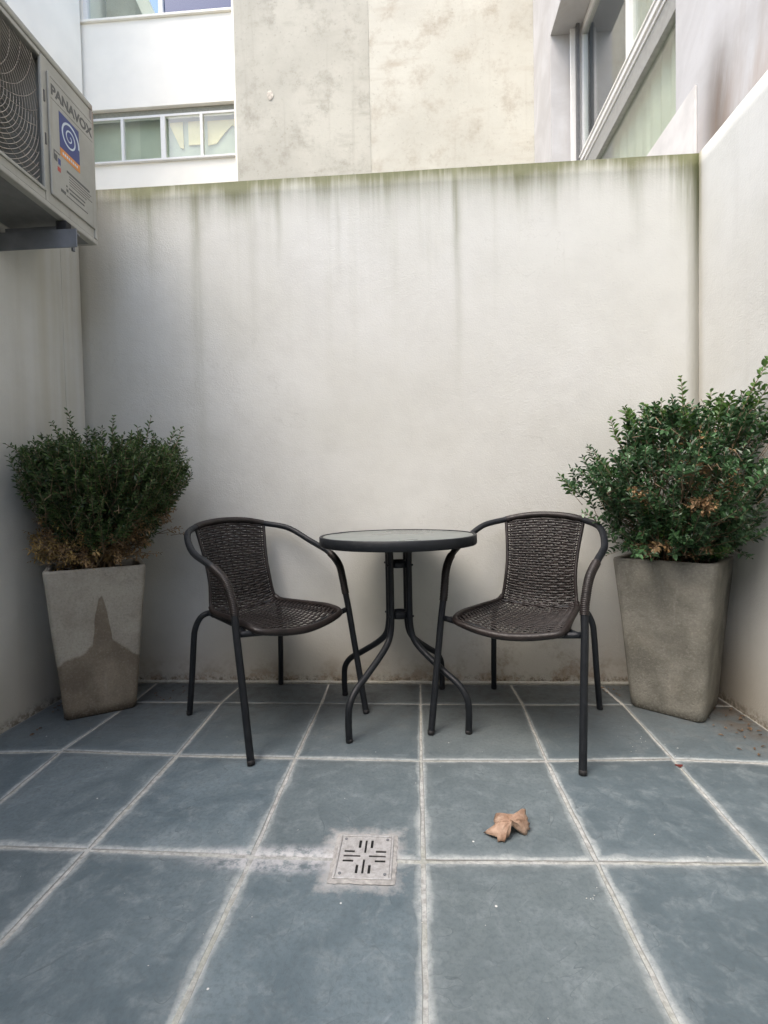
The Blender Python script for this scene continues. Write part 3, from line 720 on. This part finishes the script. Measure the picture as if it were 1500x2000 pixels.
# ---------------------------------------------------------------- planters
def planter(name_label, loc, rz, mat, wb=.254, wt=.351, h=.592, rc=.020, lean=0):
    t = empty('planter', name_label, 'planter', loc, rz, 'tall tapered cement planters in the two corners')
    def ring(w_, z, r_, wob=0):
        pts = []; hw = w_/2
        for cx_, cy_, a0 in ((1, 1, 0), (-1, 1, 90), (-1, -1, 180), (1, -1, 270)):
            for k in range(6):
                a = R(a0+k*18); pts.append(Vector((cx_*(hw-r_)+r_*math.cos(a), cy_*(hw-r_)+r_*math.sin(a), z)))
            # points along each side so faces can bow slightly
            nx_ = {(1, 1): (-1, 1), (-1, 1): (-1, -1), (-1, -1): (1, -1), (1, -1): (1, 1)}[cx_, cy_]
            A = pts[-1]; a = R(a0+90); B = Vector((nx_[0]*(hw-r_)+r_*math.cos(a), nx_[1]*(hw-r_)+r_*math.sin(a), z))
            for k in range(1, 8): pts.append(A.lerp(B, k/8))
        return [p+Vector((p.x, p.y, 0)).normalized()*noise.noise(Vector((p.x*5, p.y*5, z*4))+Vector(loc))*wob for p in pts]
    rings = [ring(wb-.012, 0, rc), ring(wb, .008, rc)]
    for k in range(1, 13): s = k/12; rings.append(ring(wb+(wt-wb)*s, .008+(h-.018)*s, rc, .0035))
    rings += [ring(wt-.004, h, rc-.003), ring(wt-.034, h, rc-.004), ring(wt-.040, h-.006, rc-.004), ring(wt-.05, h-.05, rc-.004)]
    V, F = [], []; n = len(rings[0])
    for r_ in rings: V += r_
    for i in range(len(rings)-1):
        for k in range(n): k2 = (k+1) % n; F.append((i*n+k, i*n+k2, (i+1)*n+k2, (i+1)*n+k))
    F.append(tuple(range(n))[::-1])
    mesh_obj('body', V, F, mat, t, smooth=True)
    V, F = [], []
    for j in range(13):
        for i in range(13):
            x_, y_ = (i/6-1)*(wt/2-.021), (j/6-1)*(wt/2-.021)
            V.append((x_, y_, h-.032+noise.noise(Vector((x_*30, y_*30, rz)))*.012))
    for j in range(12):
        for i in range(12): F.append((j*13+i, j*13+i+1, (j+1)*13+i+1, (j+1)*13+i))
    mesh_obj('soil', V, F, MT['soil'], t, smooth=True)
    return t
PL = Vector((-1.341, 2.028, 0)); PR = Vector((1.005, 2.055, 0))
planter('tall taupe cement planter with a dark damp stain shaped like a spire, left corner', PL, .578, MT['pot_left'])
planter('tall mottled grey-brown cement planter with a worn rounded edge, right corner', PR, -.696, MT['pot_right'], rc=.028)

# ---------------------------------------------------------------- shrubs
def leaf_vf(V, F, p, d, up, L, w, fold=.25, curl=.15):
    side = d.cross(up)
    if side.length < 1e-4: side = Vector((1, 0, 0))
    side.normalize(); nn = side.cross(d).normalized(); n = len(V)
    a = p+d*(L*.32)+nn*(L*curl*.3); b = p+d*(L*.72)+nn*(L*curl*.2); tip = p+d*L-nn*(L*curl*.5)
    V += [p, a+side*w*.48+nn*fold*w, b+side*w*.36+nn*fold*w*.8, tip, b-side*w*.36+nn*fold*w*.8, a-side*w*.48+nn*fold*w]
    F += [(n, n+1, n+2, n+3), (n, n+3, n+4, n+5)]
def curve3(a, b, c, n): return [(a*(1-t)**2+b*2*t*(1-t)+c*t*t) for t in [i/n for i in range(n+1)]]
def shrub(label, base, cat, spec, rnd):
    t = empty('shrub', label, cat, base, 0, 'shrubs growing in the planters')
    G, GF, Yg, YF, D, DF, Pl, PF, S, SF = [[] for _ in range(10)]
    bs = Vector(base)
    lim = spec['limits']
    single = []
    def inside(p):   # keep everything clear of the walls (local coords)
        w_ = p+bs; return XL+.012 < w_.x < XR-.012 and w_.y < WY-.012 and (p.z > .03 or max(abs(p.x), abs(p.y)) < .115)
    def rv(s=1.): return Vector((rnd.gauss(0, s), rnd.gauss(0, s), rnd.gauss(0, s)))
    # main stems
    stems = []
    for k in range(spec['stems']):
        a = rnd.uniform(0, 2*math.pi); r0 = rnd.uniform(.0, .125)
        p0 = Vector((r0*math.cos(a), r0*math.sin(a), -.03)); tgt = spec['crown'](rnd, .55)
        mid = p0.lerp(tgt, .5)+Vector((rnd.gauss(0, .03), rnd.gauss(0, .03), rnd.uniform(-.03, .05)))
        C = curve3(p0, mid, tgt, 12); C = [q+rv(.004) for q in C]
        if not all(inside(q) for q in C): continue
        stems.append(C); r_ = rnd.uniform(.0025, .0055)
        tube_vf(S, SF, C, r_, 6, rf=lambda i, n, r_=r_: r_*(1-.7*i/n))
    def twig(p0, p1, bend, nl, L, wid, target, tf, part=None, droop=0., keep=.35, rr=.0011):
        mid = p0.lerp(p1, .5)+bend; C = curve3(p0, mid, p1, 14)
        if not all(inside(q) for q in C): return
        tube_vf(S, SF, C[::2], rr, 4, rf=lambda i, n: rr*(1.3-.8*i/n))
        ang = rnd.uniform(0, 3.14)
        for k in range(nl):
            s = keep+(1-keep)*(k+.5)/nl; f = s*14; i = min(13, int(f)); p = C[i].lerp(C[i+1], f-i); td = (C[i+1]-C[i]).normalized()
            ang += 1.57+rnd.gauss(0, .25)
            for sd in (0, math.pi):
                if rnd.random() < .08: continue
                ref = Vector((0, 0, 1)) if abs(td.z) < .85 else Vector((1, 0, 0))
                e1 = td.cross(ref).normalized(); e2 = td.cross(e1)
                o_ = e1*math.cos(ang+sd)+e2*math.sin(ang+sd)
                d = (o_*1.0+td*rnd.uniform(.35, .8)+Vector((0, 0, .15-droop))+rv(.12)).normalized()
                LL = L*rnd.uniform(.6, 1.3)*(1 if s < .85 else .75)
                q = p+d*.002
                if not inside(q+d*LL): continue
                up = (Vector((0, 0, 1))+rv(.35)).normalized()
                if part is not None:
                    v_, f_ = [], []; leaf_vf(v_, f_, q, d, up, LL, LL*wid); single.append((v_, f_, part))
                else: leaf_vf(target, tf, q, d, up, LL, LL*wid)
        if part is None:
            d = (C[-1]-C[-2]).normalized(); leaf_vf(target, tf, C[-1], d, Vector((0, 0, 1)), L*.7, L*wid*.6)
    for k in range(spec['twigs']):
        p1 = spec['crown'](rnd, None); 
        ce = Vector((p1.x*.45, p1.y*.45, max(.05, p1.z*.55)))
        d = (p1-ce); ln_ = rnd.uniform(.08, .17); dn = (d.normalized()+Vector((0, 0, .35))+rv(.18)).normalized()
        p0 = p1-dn*ln_
        young = rnd.random() < spec['young'](p1)
        twig(p0, p1, Vector((rnd.gauss(0, .01), rnd.gauss(0, .01), -.012)), int(ln_/spec['gap']), spec['L'], spec['wid'], Yg if young else G, YF if young else GF)
    for k in range(spec['fill']):   # inner leaves that close the crown
        p1 = spec['crown'](rnd, .8); dn = rv(1).normalized(); p0 = p1-dn*.07
        twig(p0, p1, Vector((0, 0, 0)), 6, spec['L']*.95, spec['wid'], G, GF)
    for a, b, c, n_ in spec['sprigs']:
        a, b = Vector(a), Vector(b)
        twig(a, b, Vector(c), n_, spec['L']*1.12, spec['wid'], Yg, YF, part=(MT['leaf_young'] if b.z > .45 else MT['leaf_broad']) if spec['sprig_young'] else MT['leaf_fine'], keep=.2, rr=.0016)
    for c, rad, n_, pale in spec['dead']:
        c = Vector(c)
        for k in range(n_):
            p1 = c+Vector((rnd.gauss(0, rad), rnd.gauss(0, rad), rnd.gauss(0, rad*.8))); p0 = p1+(Vector((0, 0, .08))-p1)*rnd.uniform(.15, .4)
            twig(p0, p1, rv(.01), 4, spec['L']*rnd.uniform(.6, .95), spec['wid'], Pl if pale else D, PF if pale else DF, droop=.3, rr=.0012)
    for k in range(spec['bare']):   # bare twigs low down
        a = rnd.uniform(0, 2*math.pi); r_ = rnd.uniform(.12, spec['bare_r']); p0 = Vector((.04*math.cos(a), .04*math.sin(a), rnd.uniform(-.02, .04)))
        p1 = Vector((r_*math.cos(a), r_*math.sin(a), rnd.uniform(.02, .16))); C = [q+rv(.004) for q in curve3(p0, p0.lerp(p1, .5)+rv(.015), p1, 8)]
        if all(inside(q) for q in C): tube_vf(S, SF, C, .002, 5, rf=lambda i, n: .0026*(1-.6*i/n))
    o = mesh_obj('branches', S, SF, MT['twig'], t, smooth=True); o['kind'] = 'stuff'
    o = mesh_obj('foliage', G, GF, spec['mat'], t); o['kind'] = 'stuff'
    if Yg: o = mesh_obj('young_foliage', Yg, YF, MT['leaf_young'], t); o['kind'] = 'stuff'
    if D: o = mesh_obj('dead_leaves', D, DF, MT['leaf_dead'], t); o['kind'] = 'stuff'; o['label'] = 'withered brown leaves low in the shrub'
    if Pl: o = mesh_obj('dead_leaves', Pl, PF, MT['leaf_pale'] if spec['sprig_young'] else MT['leaf_yellow'], t); o['kind'] = 'stuff'; o['label'] = 'withered pale orange leaves' if spec['sprig_young'] else 'withered yellow leaves at the foot of the shrub'
    for v_, f_, mt_ in single[:280]: mesh_obj('leaf', v_, f_, mt_, t)
    return t
def crown_left(rnd, inner):
    # V-shaped crown: narrow at the pot, broad and flat above; local to the planter's centre at soil level
    while True:
        h = rnd.random()**.55
        z = .12+.44*h; a = rnd.uniform(0, 2*math.pi)
        s = .40+.60*min(1, (z-.05)/.33); rr = math.sqrt(rnd.random()) if inner is None else inner*math.sqrt(rnd.random())
        if inner is None: rr = max(rr, rnd.random())
        x_, y_ = .10+.34*s*rr*math.cos(a), -.07+.27*s*rr*math.sin(a)
        top = .585-.12*(rr**2)+.035*noise.noise(Vector((x_*9, y_*9, 1)))
        if z > top: continue
        if inner: z = .05+(z-.05)*.85
        return Vector((x_, y_, z))
spL = dict(limits=None, stems=46, crown=crown_left, twigs=900, fill=420, L=.0205, wid=.42, gap=.0105, mat=MT['leaf_fine'], young=lambda p: 0,
           sprig_young=False, bare=46, bare_r=.23,
           sprigs=[((-.06, -.02, .48), (-.085, -.02, .655), (.012, 0, 0), 12), ((-.10, .0, .46), (-.17, .0, .61), (0, 0, .02), 11), ((.10, 0, .48), (.10, 0, .63), (-.015, 0, 0), 9),
                   ((.22, 0, .46), (.27, -.02, .62), (0, 0, 0), 10), ((.33, -.05, .42), (.42, -.07, .56), (.02, 0, 0), 11), ((.30, 0, .44), (.36, 0, .565), (0, 0, 0), 9), ((-.11, -.15, .40), (-.20, -.21, .50), (0, 0, .02), 9), ((.18, 0, .48), (.20, 0, .58), (.01, 0, 0), 7)],
           dead=[((-.16, -.10, .12), .034, 90, True), ((-.14, -.06, .20), .05, 80, False), ((.27, -.04, .24), .05, 90, False), ((.20, -.06, .14), .05, 60, False), ((.0, -.1, .08), .07, 90, False), ((.14, -.06, .08), .06, 90, False), ((-.10, -.10, .07), .05, 90, True), ((.05, -.14, .10), .06, 60, True)])
lf_base = (PL.x, PL.y, .575)
shrub('fine-leaved dark green boxwood shrub spreading from a narrow brown base, in the left planter', lf_base, 'shrub', spL, random.Random(11))
def crown_right(rnd, inner):
    while True:
        z = rnd.uniform(.01, .60); a = rnd.uniform(0, 2*math.pi)
        f = z/.60
        prof = .62+.38*math.sin(min(1, f*1.5)*math.pi/2) if f < .62 else 1.0-.38*((f-.62)/.38)**1.7
        rr = math.sqrt(rnd.random()) if inner is None else inner*math.sqrt(rnd.random())
        if inner is None: rr = max(rr, rnd.random())
        lump = 1+.6*noise.noise(Vector((math.cos(a)*1.7, math.sin(a)*1.7, z*7)))
        x_, y_ = -.015+.345*prof*rr*lump*math.cos(a), -.09+.30*prof*rr*lump*math.sin(a)
        if x_ > .05: z += .05*(x_-.05)/.15*f
        if inner: z = .04+(z-.04)*.92
        return Vector((x_, y_, z))
spR = dict(limits=None, stems=34, crown=crown_right, twigs=640, fill=310, L=.0240, wid=.58, gap=.0125, mat=MT['leaf_broad'], young=lambda p: .35 if p.z > .46 else .07,
           sprig_young=True, bare=14, bare_r=.18,
           sprigs=[((-.01, -.08, .54), (-.02, -.09, .70), (.012, 0, 0), 8), ((.06, -.10, .52), (.085, -.1, .64), (.01, 0, 0), 7), ((.10, -.22, .50), (.195, -.26, .72), (.0, 0, .03), 13), ((.12, -.2, .50), (.205, -.25, .655), (.02, 0, 0), 9),
                   ((-.17, -.05, .46), (-.205, -.05, .60), (-.01, 0, 0), 9), ((-.22, -.08, .42), (-.27, -.08, .55), (-.01, 0, 0), 9), ((-.30, -.1, .12), (-.39, -.13, .20), (0, 0, .03), 9), ((-.27, -.1, .24), (-.36, -.1, .335), (0, 0, .02), 9),
                   ((-.04, 0, .5), (-.07, 0, .62), (0, 0, 0), 7), ((-.11, -.05, .50), (-.13, -.05, .61), (0, 0, 0), 7)],
           dead=[((-.06, -.30, .37), .026, 22, True), ((-.235, -.20, .27), .018, 16, True), ((-.07, -.36, .23), .016, 18, True), ((-.16, -.12, .06), .035, 36, False), ((-.06, -.15, .06), .06, 30, False), ((.05, -.28, .28), .05, 16, False), ((-.02, -.28, .42), .03, 10, False)])
shrub('broad-leaved glossy green shrub with fresh light tips, in the right planter', (PR.x, PR.y, .575), 'shrub', spR, random.Random(5))

# ---------------------------------------------------------------- armchairs
LOC = dict(ff=(.256, .291, 0), rf=(.216, -.229, 0), sj=(.235, .202, .40), sr=(.148, -.156, .417), sf=(.190, .210, .418), bt=(.158, -.247, .740), ab=(.250, .156, .585), al=(.245, .193, .479), rb=(.192, -.192, .34))
def mir(p, s): return Vector((p[0]*s, p[1], p[2]))
def make_chair(label, loc, rz):
    t = empty('armchair', label, 'chair', loc, rz, 'woven rattan armchairs beside the table')
    TR = .0122
    # surface of the woven shell: border curve and centre curve from the top of the back to the front of the seat
    Bc = catmull([LOC['bt'], (.141, -.209, .61), (.138, -.182, .52), (.147, -.160, .430), (.156, -.115, .413), (.172, .02, .416), (.187, .16, .418), (.186, .222, .408)], 10)
    Cc = catmull([(0, -.268, .757), (0, -.232, .61), (0, -.206, .52), (0, -.176, .425), (0, -.120, .392), (0, .02, .386), (0, .16, .388), (0, .262, .378)], 10)
    Bc = resample(Bc, .002); n = len(Bc)-1; Cr = resample(Cc, .002); m_ = len(Cr)-1
    def S(u, v):
        f = v*n; i = min(n-1, int(f)); b = Bc[i].lerp(Bc[i+1], f-i); g_ = v*m_; j = min(m_-1, int(g_)); c = Cr[j].lerp(Cr[j+1], g_-j)
        au = abs(u); k = au**2.2; return Vector((b.x*u, c.y+(b.y-c.y)*k, c.z+(b.z-c.z)*k))
    def Nrm(u, v):
        e = .004; a = S(min(1, u+e), v)-S(max(-1, u-e), v); b = S(u, min(1, v+e))-S(u, max(0, v-e)); q = a.cross(b)
        return q.normalized() if q.length > 0 else Vector((0, 0, 1))
    def ribbon(V, F, C, Ns, wd, th, taper=False):
        k0 = len(V)
        for i, (p, nn) in enumerate(zip(C, Ns)):
            td = (C[min(i+1, len(C)-1)]-C[max(i-1, 0)]).normalized(); sd = td.cross(nn).normalized()*(.75 if taper and (i < 4 or i > len(C)-5) else 1)
            V += [p+sd*wd/2, p+sd*wd*.25+nn*th, p-sd*wd*.25+nn*th, p-sd*wd/2, p-nn*th*.6]
        for i in range(len(C)-1):
            a = k0+i*5
            for k in range(5): k2 = (k+1) % 5; F.append((a+k, a+k2, a+5+k2, a+5+k))
        F.append(tuple(k0+k for k in range(5))[::-1]); F.append(tuple(k0+(len(C)-1)*5+k for k in range(5)))
    NS = 10; us = [-.90+1.8*k/(NS-1) for k in range(NS)]
    rnd = random.Random(hash(round(rz, 3)) & 255)
    vj = .475   # where back turns into seat
    for name, v0, v1 in (('woven_back', .012, vj), ('woven_seat', vj, .985)):
        V, F = [], []; rows_ = int((v1-v0)*.80/.0112)
        for r_ in range(rows_):
            v = v0+(v1-v0)*(r_+.5)/rows_; C, Ns = [], []; ph = r_ % 2
            K = (NS-1)*5+8
            for k in range(K+1):
                u = -1+2*k/K; f = (u+.90)/1.8*(NS-1); amp = math.cos(f*math.pi+ph*math.pi)*.0030 if -.5 < f < NS-.5 else 0
                vv = v+.0012*rnd.uniform(-1, 1)*(.5 if abs(u) > .9 else .3); nn = Nrm(u, vv); C.append(S(u, vv)+nn*amp); Ns.append(nn)
            ribbon(V, F, C, Ns, .0104, .0024, True)
        for k, u in enumerate(us):
            C, Ns = [], []; KK = rows_*2
            for q in range(KK+1):
                v = v0+(v1-v0)*q/KK; nn = Nrm(u, v); ro = (v-v0)/(v1-v0)*rows_-.5
                amp = -math.cos(ro*math.pi+k*math.pi)*.0016; C.append(S(u, v)+nn*amp); Ns.append(nn)
            ribbon(V, F, C, Ns, .0060, .0010)
        o = mesh_obj(name, V, F, MT['rattan'], t, smooth=True); o['kind'] = 'stuff'
    # back side rails and seat frame
    for s in (-1, 1):
        tube('back_rail', [mir(p, s) for p in Bc[:int(n*.47)]][::4], .0068, MT['rattan'], t, 10)
    side = [Bc[int(n*q)] for q in (.46, .5, .56, .64, .72, .80, .86, .90)]
    front = [Vector((.190, .205, .412)), Vector((.178, .236, .404)), Vector((.14, .250, .396)), Vector((.08, .259, .386)), Vector((0, .263, .380))]
    half = side+front; full = [mir(p, 1) for p in half]+[mir(p, -1) for p in half[::-1][1:]]
    path = resample(catmull(full, 5), .008)
    tube('seat_frame', path, .0105, MT['rattan'], t, 12, rf=lambda i, nn_: .0108+.0022*math.exp(-((i/nn_-.5)/.16)**2)+.0003*(i % 2))
    tube('rear_seat_rail', catmull([mir(Bc[int(n*.485)], 1)+Vector((0, 0, -.006)), Vector((0, -.165, .398)), mir(Bc[int(n*.485)], -1)+Vector((0, 0, -.006))], 8), .007, MT['metal'], t, 10)
    # stretcher under the seat
    tube('stretcher', resample(catmull([(-.236, .204, .400), (-.12, .222, .388), (0, .228, .368), (.12, .222, .388), (.236, .204, .400)], 6), .02), .0105, MT['metal'], t, 12)
    armpts = [LOC['bt'], (.231, -.164, .717), (.264, -.040, .657), (.261, .077, .628), LOC['ab'], LOC['al']]
    for s in (-1, 1):
        C = catmull([mir(p, s) for p in [(-.158, -.247, .740), (-.085, -.266, .7555), (0, -.2725, .7605), (.085, -.266, .7555), LOC['bt'], (.231, -.164, .717), (.266, -.050, .662), (.263, .075, .622), (.253, .150, .578), (.247, .180, .52), LOC['al'], (.2487, .210, .40), (.2515, .243, .24), LOC['ff']]], 14)[28:]; C = resample(C, .004)
        zs_ = [p.z for p in C]
        i_bt = next(i for i, p in enumerate(C) if abs(p.x) > .158); i_w0 = next(i for i, p in enumerate(C) if i > i_bt and p.y > .085); i_w1 = next(i for i, p in enumerate(C) if p.z < .465)
        tube('arm_rail', C[i_bt-2:i_w0+3], TR, MT['metal'], t, 14)
        if s == 1: top_half = C[:i_bt+1]
        W_ = resample(C[i_w0:i_w1+1], .0016)
        tube('arm_wrap', W_, TR, MT['rattan'], t, 14, rf=lambda i, nn_: TR+.0008+.0024*abs(math.sin(i*math.pi/3.6)))
        lg = tube('leg', C[i_w1-2:], TR, MT['metal'], t, 14)
        tube('foot_cap', [LOC_foot for LOC_foot in (mir((.2562, .2895, .016), s), mir((.2562, .291, .004), s), mir((.2562, .2912, .0005), s))], TR, MT['rubber'], lg, 14, rf=lambda i, nn_: (TR+.0003, TR+.0003, TR-.0035)[i])
        # rear leg: foot, up, inward bend, then along under the seat
        Rr = resample(catmull([mir(p, s) for p in [LOC['rf'], (.2085, -.212, .15), (.202, -.202, .29), (.196, -.197, .345), (.178, -.184, .388), (.152, -.163, .404), (.150, -.115, .397), (.165, .02, .396), (.185, .14, .396), (.225, .196, .397)]], 8), .008)
        ik = next(i for i, p in enumerate(Rr) if p.y > -.14)
        lg = tube('leg', Rr[:ik+1], .0115, MT['metal'], t, 14)
        tube('foot_cap', [mir((.2155, -.228, .016), s), mir((.216, -.229, .004), s), mir((.216, -.229, .0005), s)], .0115, MT['rubber'], lg, 14, rf=lambda i, nn_: (.0118, .0118, .0085)[i])
        tube('side_rail', Rr[ik-1:], .0088, MT['metal'], t, 12)
    tp = [mir(p, -1) for p in top_half[::-1]]+top_half[1:]
    tube('top_rail', resample(tp, .0025), TR+.001, MT['rattan'], t, 14, rf=lambda i, nn_: TR+.0012+.0006*(i % 3 == 0))
    return t
# the origin of each chair's local frame is its seat centre on the floor
make_chair('dark rattan armchair on the left, turned towards the table, against the plain wall', (-.5998, 1.9467, 0), -2.27313)
make_chair('dark rattan armchair on the right, between the table and the broad-leaved shrub', (.4010, 1.9128, 0), 2.63635)

# ---------------------------------------------------------------- table
tb = empty('bistro_table', 'round bistro table with grey glass top and splayed tube legs, between the armchairs', 'table', (-.0757, 1.9652, 0), 0)
RT = .303
def lathe(name, prof, mat, par, seg=96, z0=0, smooth=True, close=False):
    V, F = [], []; n = len(prof)
    for k in range(seg):
        a = 2*math.pi*k/seg
        for r_, z in prof: V.append((r_*math.cos(a), r_*math.sin(a), z+z0))
    for k in range(seg):
        k2 = (k+1) % seg
        for i in range(n if close else n-1): i2 = (i+1) % n; F.append((k*n+i, k2*n+i, k2*n+i2, k*n+i2))
    o = mesh_obj(name, V, F, mat, par, smooth=smooth); fix_normals(o); return o
lathe('rim', [(RT-.012, .700), (RT-.003, .701), (RT, .698), (RT, .668), (RT-.003, .664), (RT-.022, .663), (RT-.022, .667), (RT-.010, .669), (RT-.010, .697)], MT['metal'], tb, 128, close=True)
lathe('glass_top', [(.0001, .6985), (RT-.014, .6985), (RT-.0115, .6965), (RT-.0115, .6925), (.0001, .6925)], MT['table_glass'], tb, 96)
for k in range(4):
    a = R(55+90*k); ca, sa = math.cos(a), math.sin(a)
    pts = [(.30, 0), (.302, .07), (.296, .125), (.262, .168), (.20, .205), (.11, .262), (.068, .302), (.053, .35), (.050, .42), (.050, .60), (.054, .640), (.072, .6625)]
    C = resample(catmull([(r_*ca, r_*sa, z) for r_, z in pts], 8), .008)
    lg = tube('leg', C, .0122, MT['metal'], tb, 14)
    tube('foot_cap', [(.30*ca, .30*sa, .014), (.30*ca, .30*sa, .003), (.30*ca, .30*sa, .0005)], .013, MT['rubber'], lg, 14, rf=lambda i, n: (.0125, .0125, .009)[i])
    for z in (.39, .587): tube('bolt', [((.050+.010)*ca, (.05+.010)*sa, z), ((.05+.0185)*ca, (.05+.0185)*sa, z)], .0042, MT['metal'], tb, 8)
for z in (.39, .587):
    lathe('ring_bracket', [(.028, z-.013), (.037, z-.013), (.038, z), (.037, z+.013), (.028, z+.013)], MT['metal'], tb, 40, close=True)
lathe('support_ring', [(.095, .657), (.115, .657), (.115, .668), (.095, .668)], MT['metal'], tb, 48, close=True, smooth=False)
tube('cross_bar', [(-RT+.015, 0, .667), (RT-.015, 0, .667)], .006, MT['metal'], tb, 8)

# ---------------------------------------------------------------- fallen leaf, petal, crumbs
def dryleaf():
    m = M('dry_plane_leaf', .7, spec=.3); x, y, z = m.pos(obj=True)
    n = m.noise(m.P, 35., 4, .6); v = ((m.noise(m.P, 55., 3, .6)-.5).abs()*3.)
    c = m.mix(n.ramp(.3, .7), (.27, .17, .115), (.46, .33, .25)); c = m.mix(v.ramp(.06, 0.)*.22, c, (.19, .11, .07))
    m.color(c); m.bump(v.ramp(.0, .2)*.4+n, .0015, .5); return m.m
out = [(0.1515, 1.2535, 0.004), (0.1669, 1.2536, 0.016), (0.1813, 1.2648, 0.022), (0.1801, 1.2738, 0.024), (0.1866, 1.2998, 0.018), (0.191, 1.3117, 0.02), (0.2022, 1.2994, 0.024), (0.2192, 1.2916, 0.028), (0.2348, 1.2921, 0.028), (0.2499, 1.3032, 0.028), (0.2647, 1.3113, 0.034), (0.2677, 1.3071, 0.034), (0.2645, 1.2921, 0.03), (0.2687, 1.2819, 0.026), (0.2642, 1.2726, 0.024), (0.2696, 1.2689, 0.02), (0.2649, 1.2649, 0.016), (0.2702, 1.2662, 0.01), (0.2615, 1.2611, 0.008), (0.2582, 1.2515, 0.004), (0.2506, 1.2512, 0.004), (0.2398, 1.2535, 0.01), (0.2269, 1.2506, 0.022), (0.2193, 1.2431, 0.032), (0.2167, 1.2357, 0.024), (0.2106, 1.2305, 0.012), (0.2039, 1.2276, 0.01), (0.199, 1.221, 0.003), (0.192, 1.2234, 0.005), (0.1823, 1.2241, 0.003), (0.182, 1.2295, 0.012), (0.1693, 1.2358, 0.01)]
lo = empty('fallen_leaf', 'dry curled brown maple-like leaf lying on the slate floor', 'leaf', (.215, 1.275, 0))
cen = Vector((.222, 1.250, .038)); V = []; n = len(out)
for s in (1., .72, .4):
    for k, p in enumerate(out):
        q = Vector(p); c = cen.lerp(q, s); c.z += .010*math.sin(math.pi*s)+.003*noise.noise(Vector(p)*60+Vector((s, 0, 0))); V.append(c-Vector((.215, 1.275, 0)))
V.append(cen+Vector((0, 0, .0))-Vector((.215, 1.275, 0))); F = []
for r_ in range(2):
    for k in range(n): k2 = (k+1) % n; F.append((r_*n+k, r_*n+k2, (r_+1)*n+k2, (r_+1)*n+k))
for k in range(n): F.append((2*n+k, 2*n+(k+1) % n, 3*n))
MT['dryleaf'] = dryleaf()
o = mesh_obj('blade', V, F, MT['dryleaf'], lo, smooth=True); fix_normals(o)
md = o.modifiers.new('s', 'SUBSURF'); md.levels = md.render_levels = 1; md.subdivision_type = 'SIMPLE'
tx_ = bpy.data.textures.new('crumple', 'CLOUDS'); tx_.noise_scale = .022
md = o.modifiers.new('d', 'DISPLACE'); md.texture = tx_; md.strength = .002; md.texture_coords = 'LOCAL'
md = o.modifiers.new('t', 'SOLIDIFY'); md.thickness = .0003
tube('leaf_stalk', catmull([(.222-.215, 1.250-1.275, .041), (.203-.215, 1.258-1.275, .036), (.186-.215, 1.268-1.275, .028)], 5), .0009, MT['dryleaf'], lo, 6)
V = []
for k in range(8):
    a = k/8*2*math.pi; V.append((.011*math.cos(a)*(1.2 if k in (0, 4) else 1), .008*math.sin(a), .0015+.002*math.cos(a*2)))
V.append((0, 0, .004))
o = mesh_obj('fallen_petal', V, [(k, (k+1) % 8, 8) for k in range(8)], simple('dark_red_petal', (.10, .018, .014), .5), smooth=True); o.location = (.793, 1.594, .001)
tag(o, 'tiny dark red petal lying on a floor joint to the right', 'petal')
V, F = [], []; rg = random.Random(9)
def crumb(x_, y_, s, z=.001):
    k = len(V); a = rg.uniform(0, 3.1); l = s*rg.uniform(.8, 2.2)
    for dx, dy, dz in ((l, 0, 0), (0, s*.6, 0), (-l, 0, 0), (0, -s*.6, 0), (0, 0, s*.8)):
        V.append((x_+dx*math.cos(a)-dy*math.sin(a), y_+dx*math.sin(a)+dy*math.cos(a), z+dz))
    F.extend([(k, k+1, k+4), (k+1, k+2, k+4), (k+2, k+3, k+4), (k+3, k, k+4)])
for k in range(46): crumb(rg.uniform(-1.3, 1.15), rg.uniform(.75, 2.1), rg.uniform(.0006, .0013))
for k in range(16): crumb(rg.gauss(.74, .06), rg.gauss(1.72, .06), rg.uniform(.0009, .0018))
for k in range(7): crumb(rg.gauss(.36, .02), rg.gauss(1.07, .015), rg.uniform(.0009, .0018))
o = mesh_obj('crumbs', V, F, simple('pale_grit', (.62, .60, .56), .8)); tag(o, 'pale grit and plaster crumbs scattered over the slate floor', 'grit', kind='stuff')

# brown leaf litter gathered in the corners
V, F = [], []; rg = random.Random(21)
for cx_, cy_, sx_, sy_, nn_ in ((1.10, 1.80, .06, .12, 22), (1.17, 2.0, .03, .12, 18), (-1.45, 1.95, .05, .10, 20), (-1.10, 2.14, .07, .05, 12), (.80, 2.2, .05, .03, 12)):
    for k in range(nn_):
        x_, y_ = rg.gauss(cx_, sx_), rg.gauss(cy_, sy_)
        if not (XL+.02 < x_ < XR-.02 and y_ < WY-.02): continue
        a = rg.uniform(0, 6.28); d = Vector((math.cos(a), math.sin(a), rg.uniform(-.1, .25))).normalized()
        leaf_vf(V, F, Vector((x_, y_, rg.uniform(.003, .006))), d, Vector((rg.gauss(0, .4), rg.gauss(0, .4), 1)).normalized(), rg.uniform(.008, .020), rg.uniform(.005, .010))
V = [Vector((v.x, v.y, max(v.z, .0016))) for v in V]
o = mesh_obj('leaf_litter', V, F, leafmat('decayed_leaves', [(.09, .055, .03), (.16, .10, .055), (.06, .04, .025)], .8, .0)); tag(o, 'small withered leaves fallen on the floor round the feet of the planters', 'leaf litter', kind='stuff')
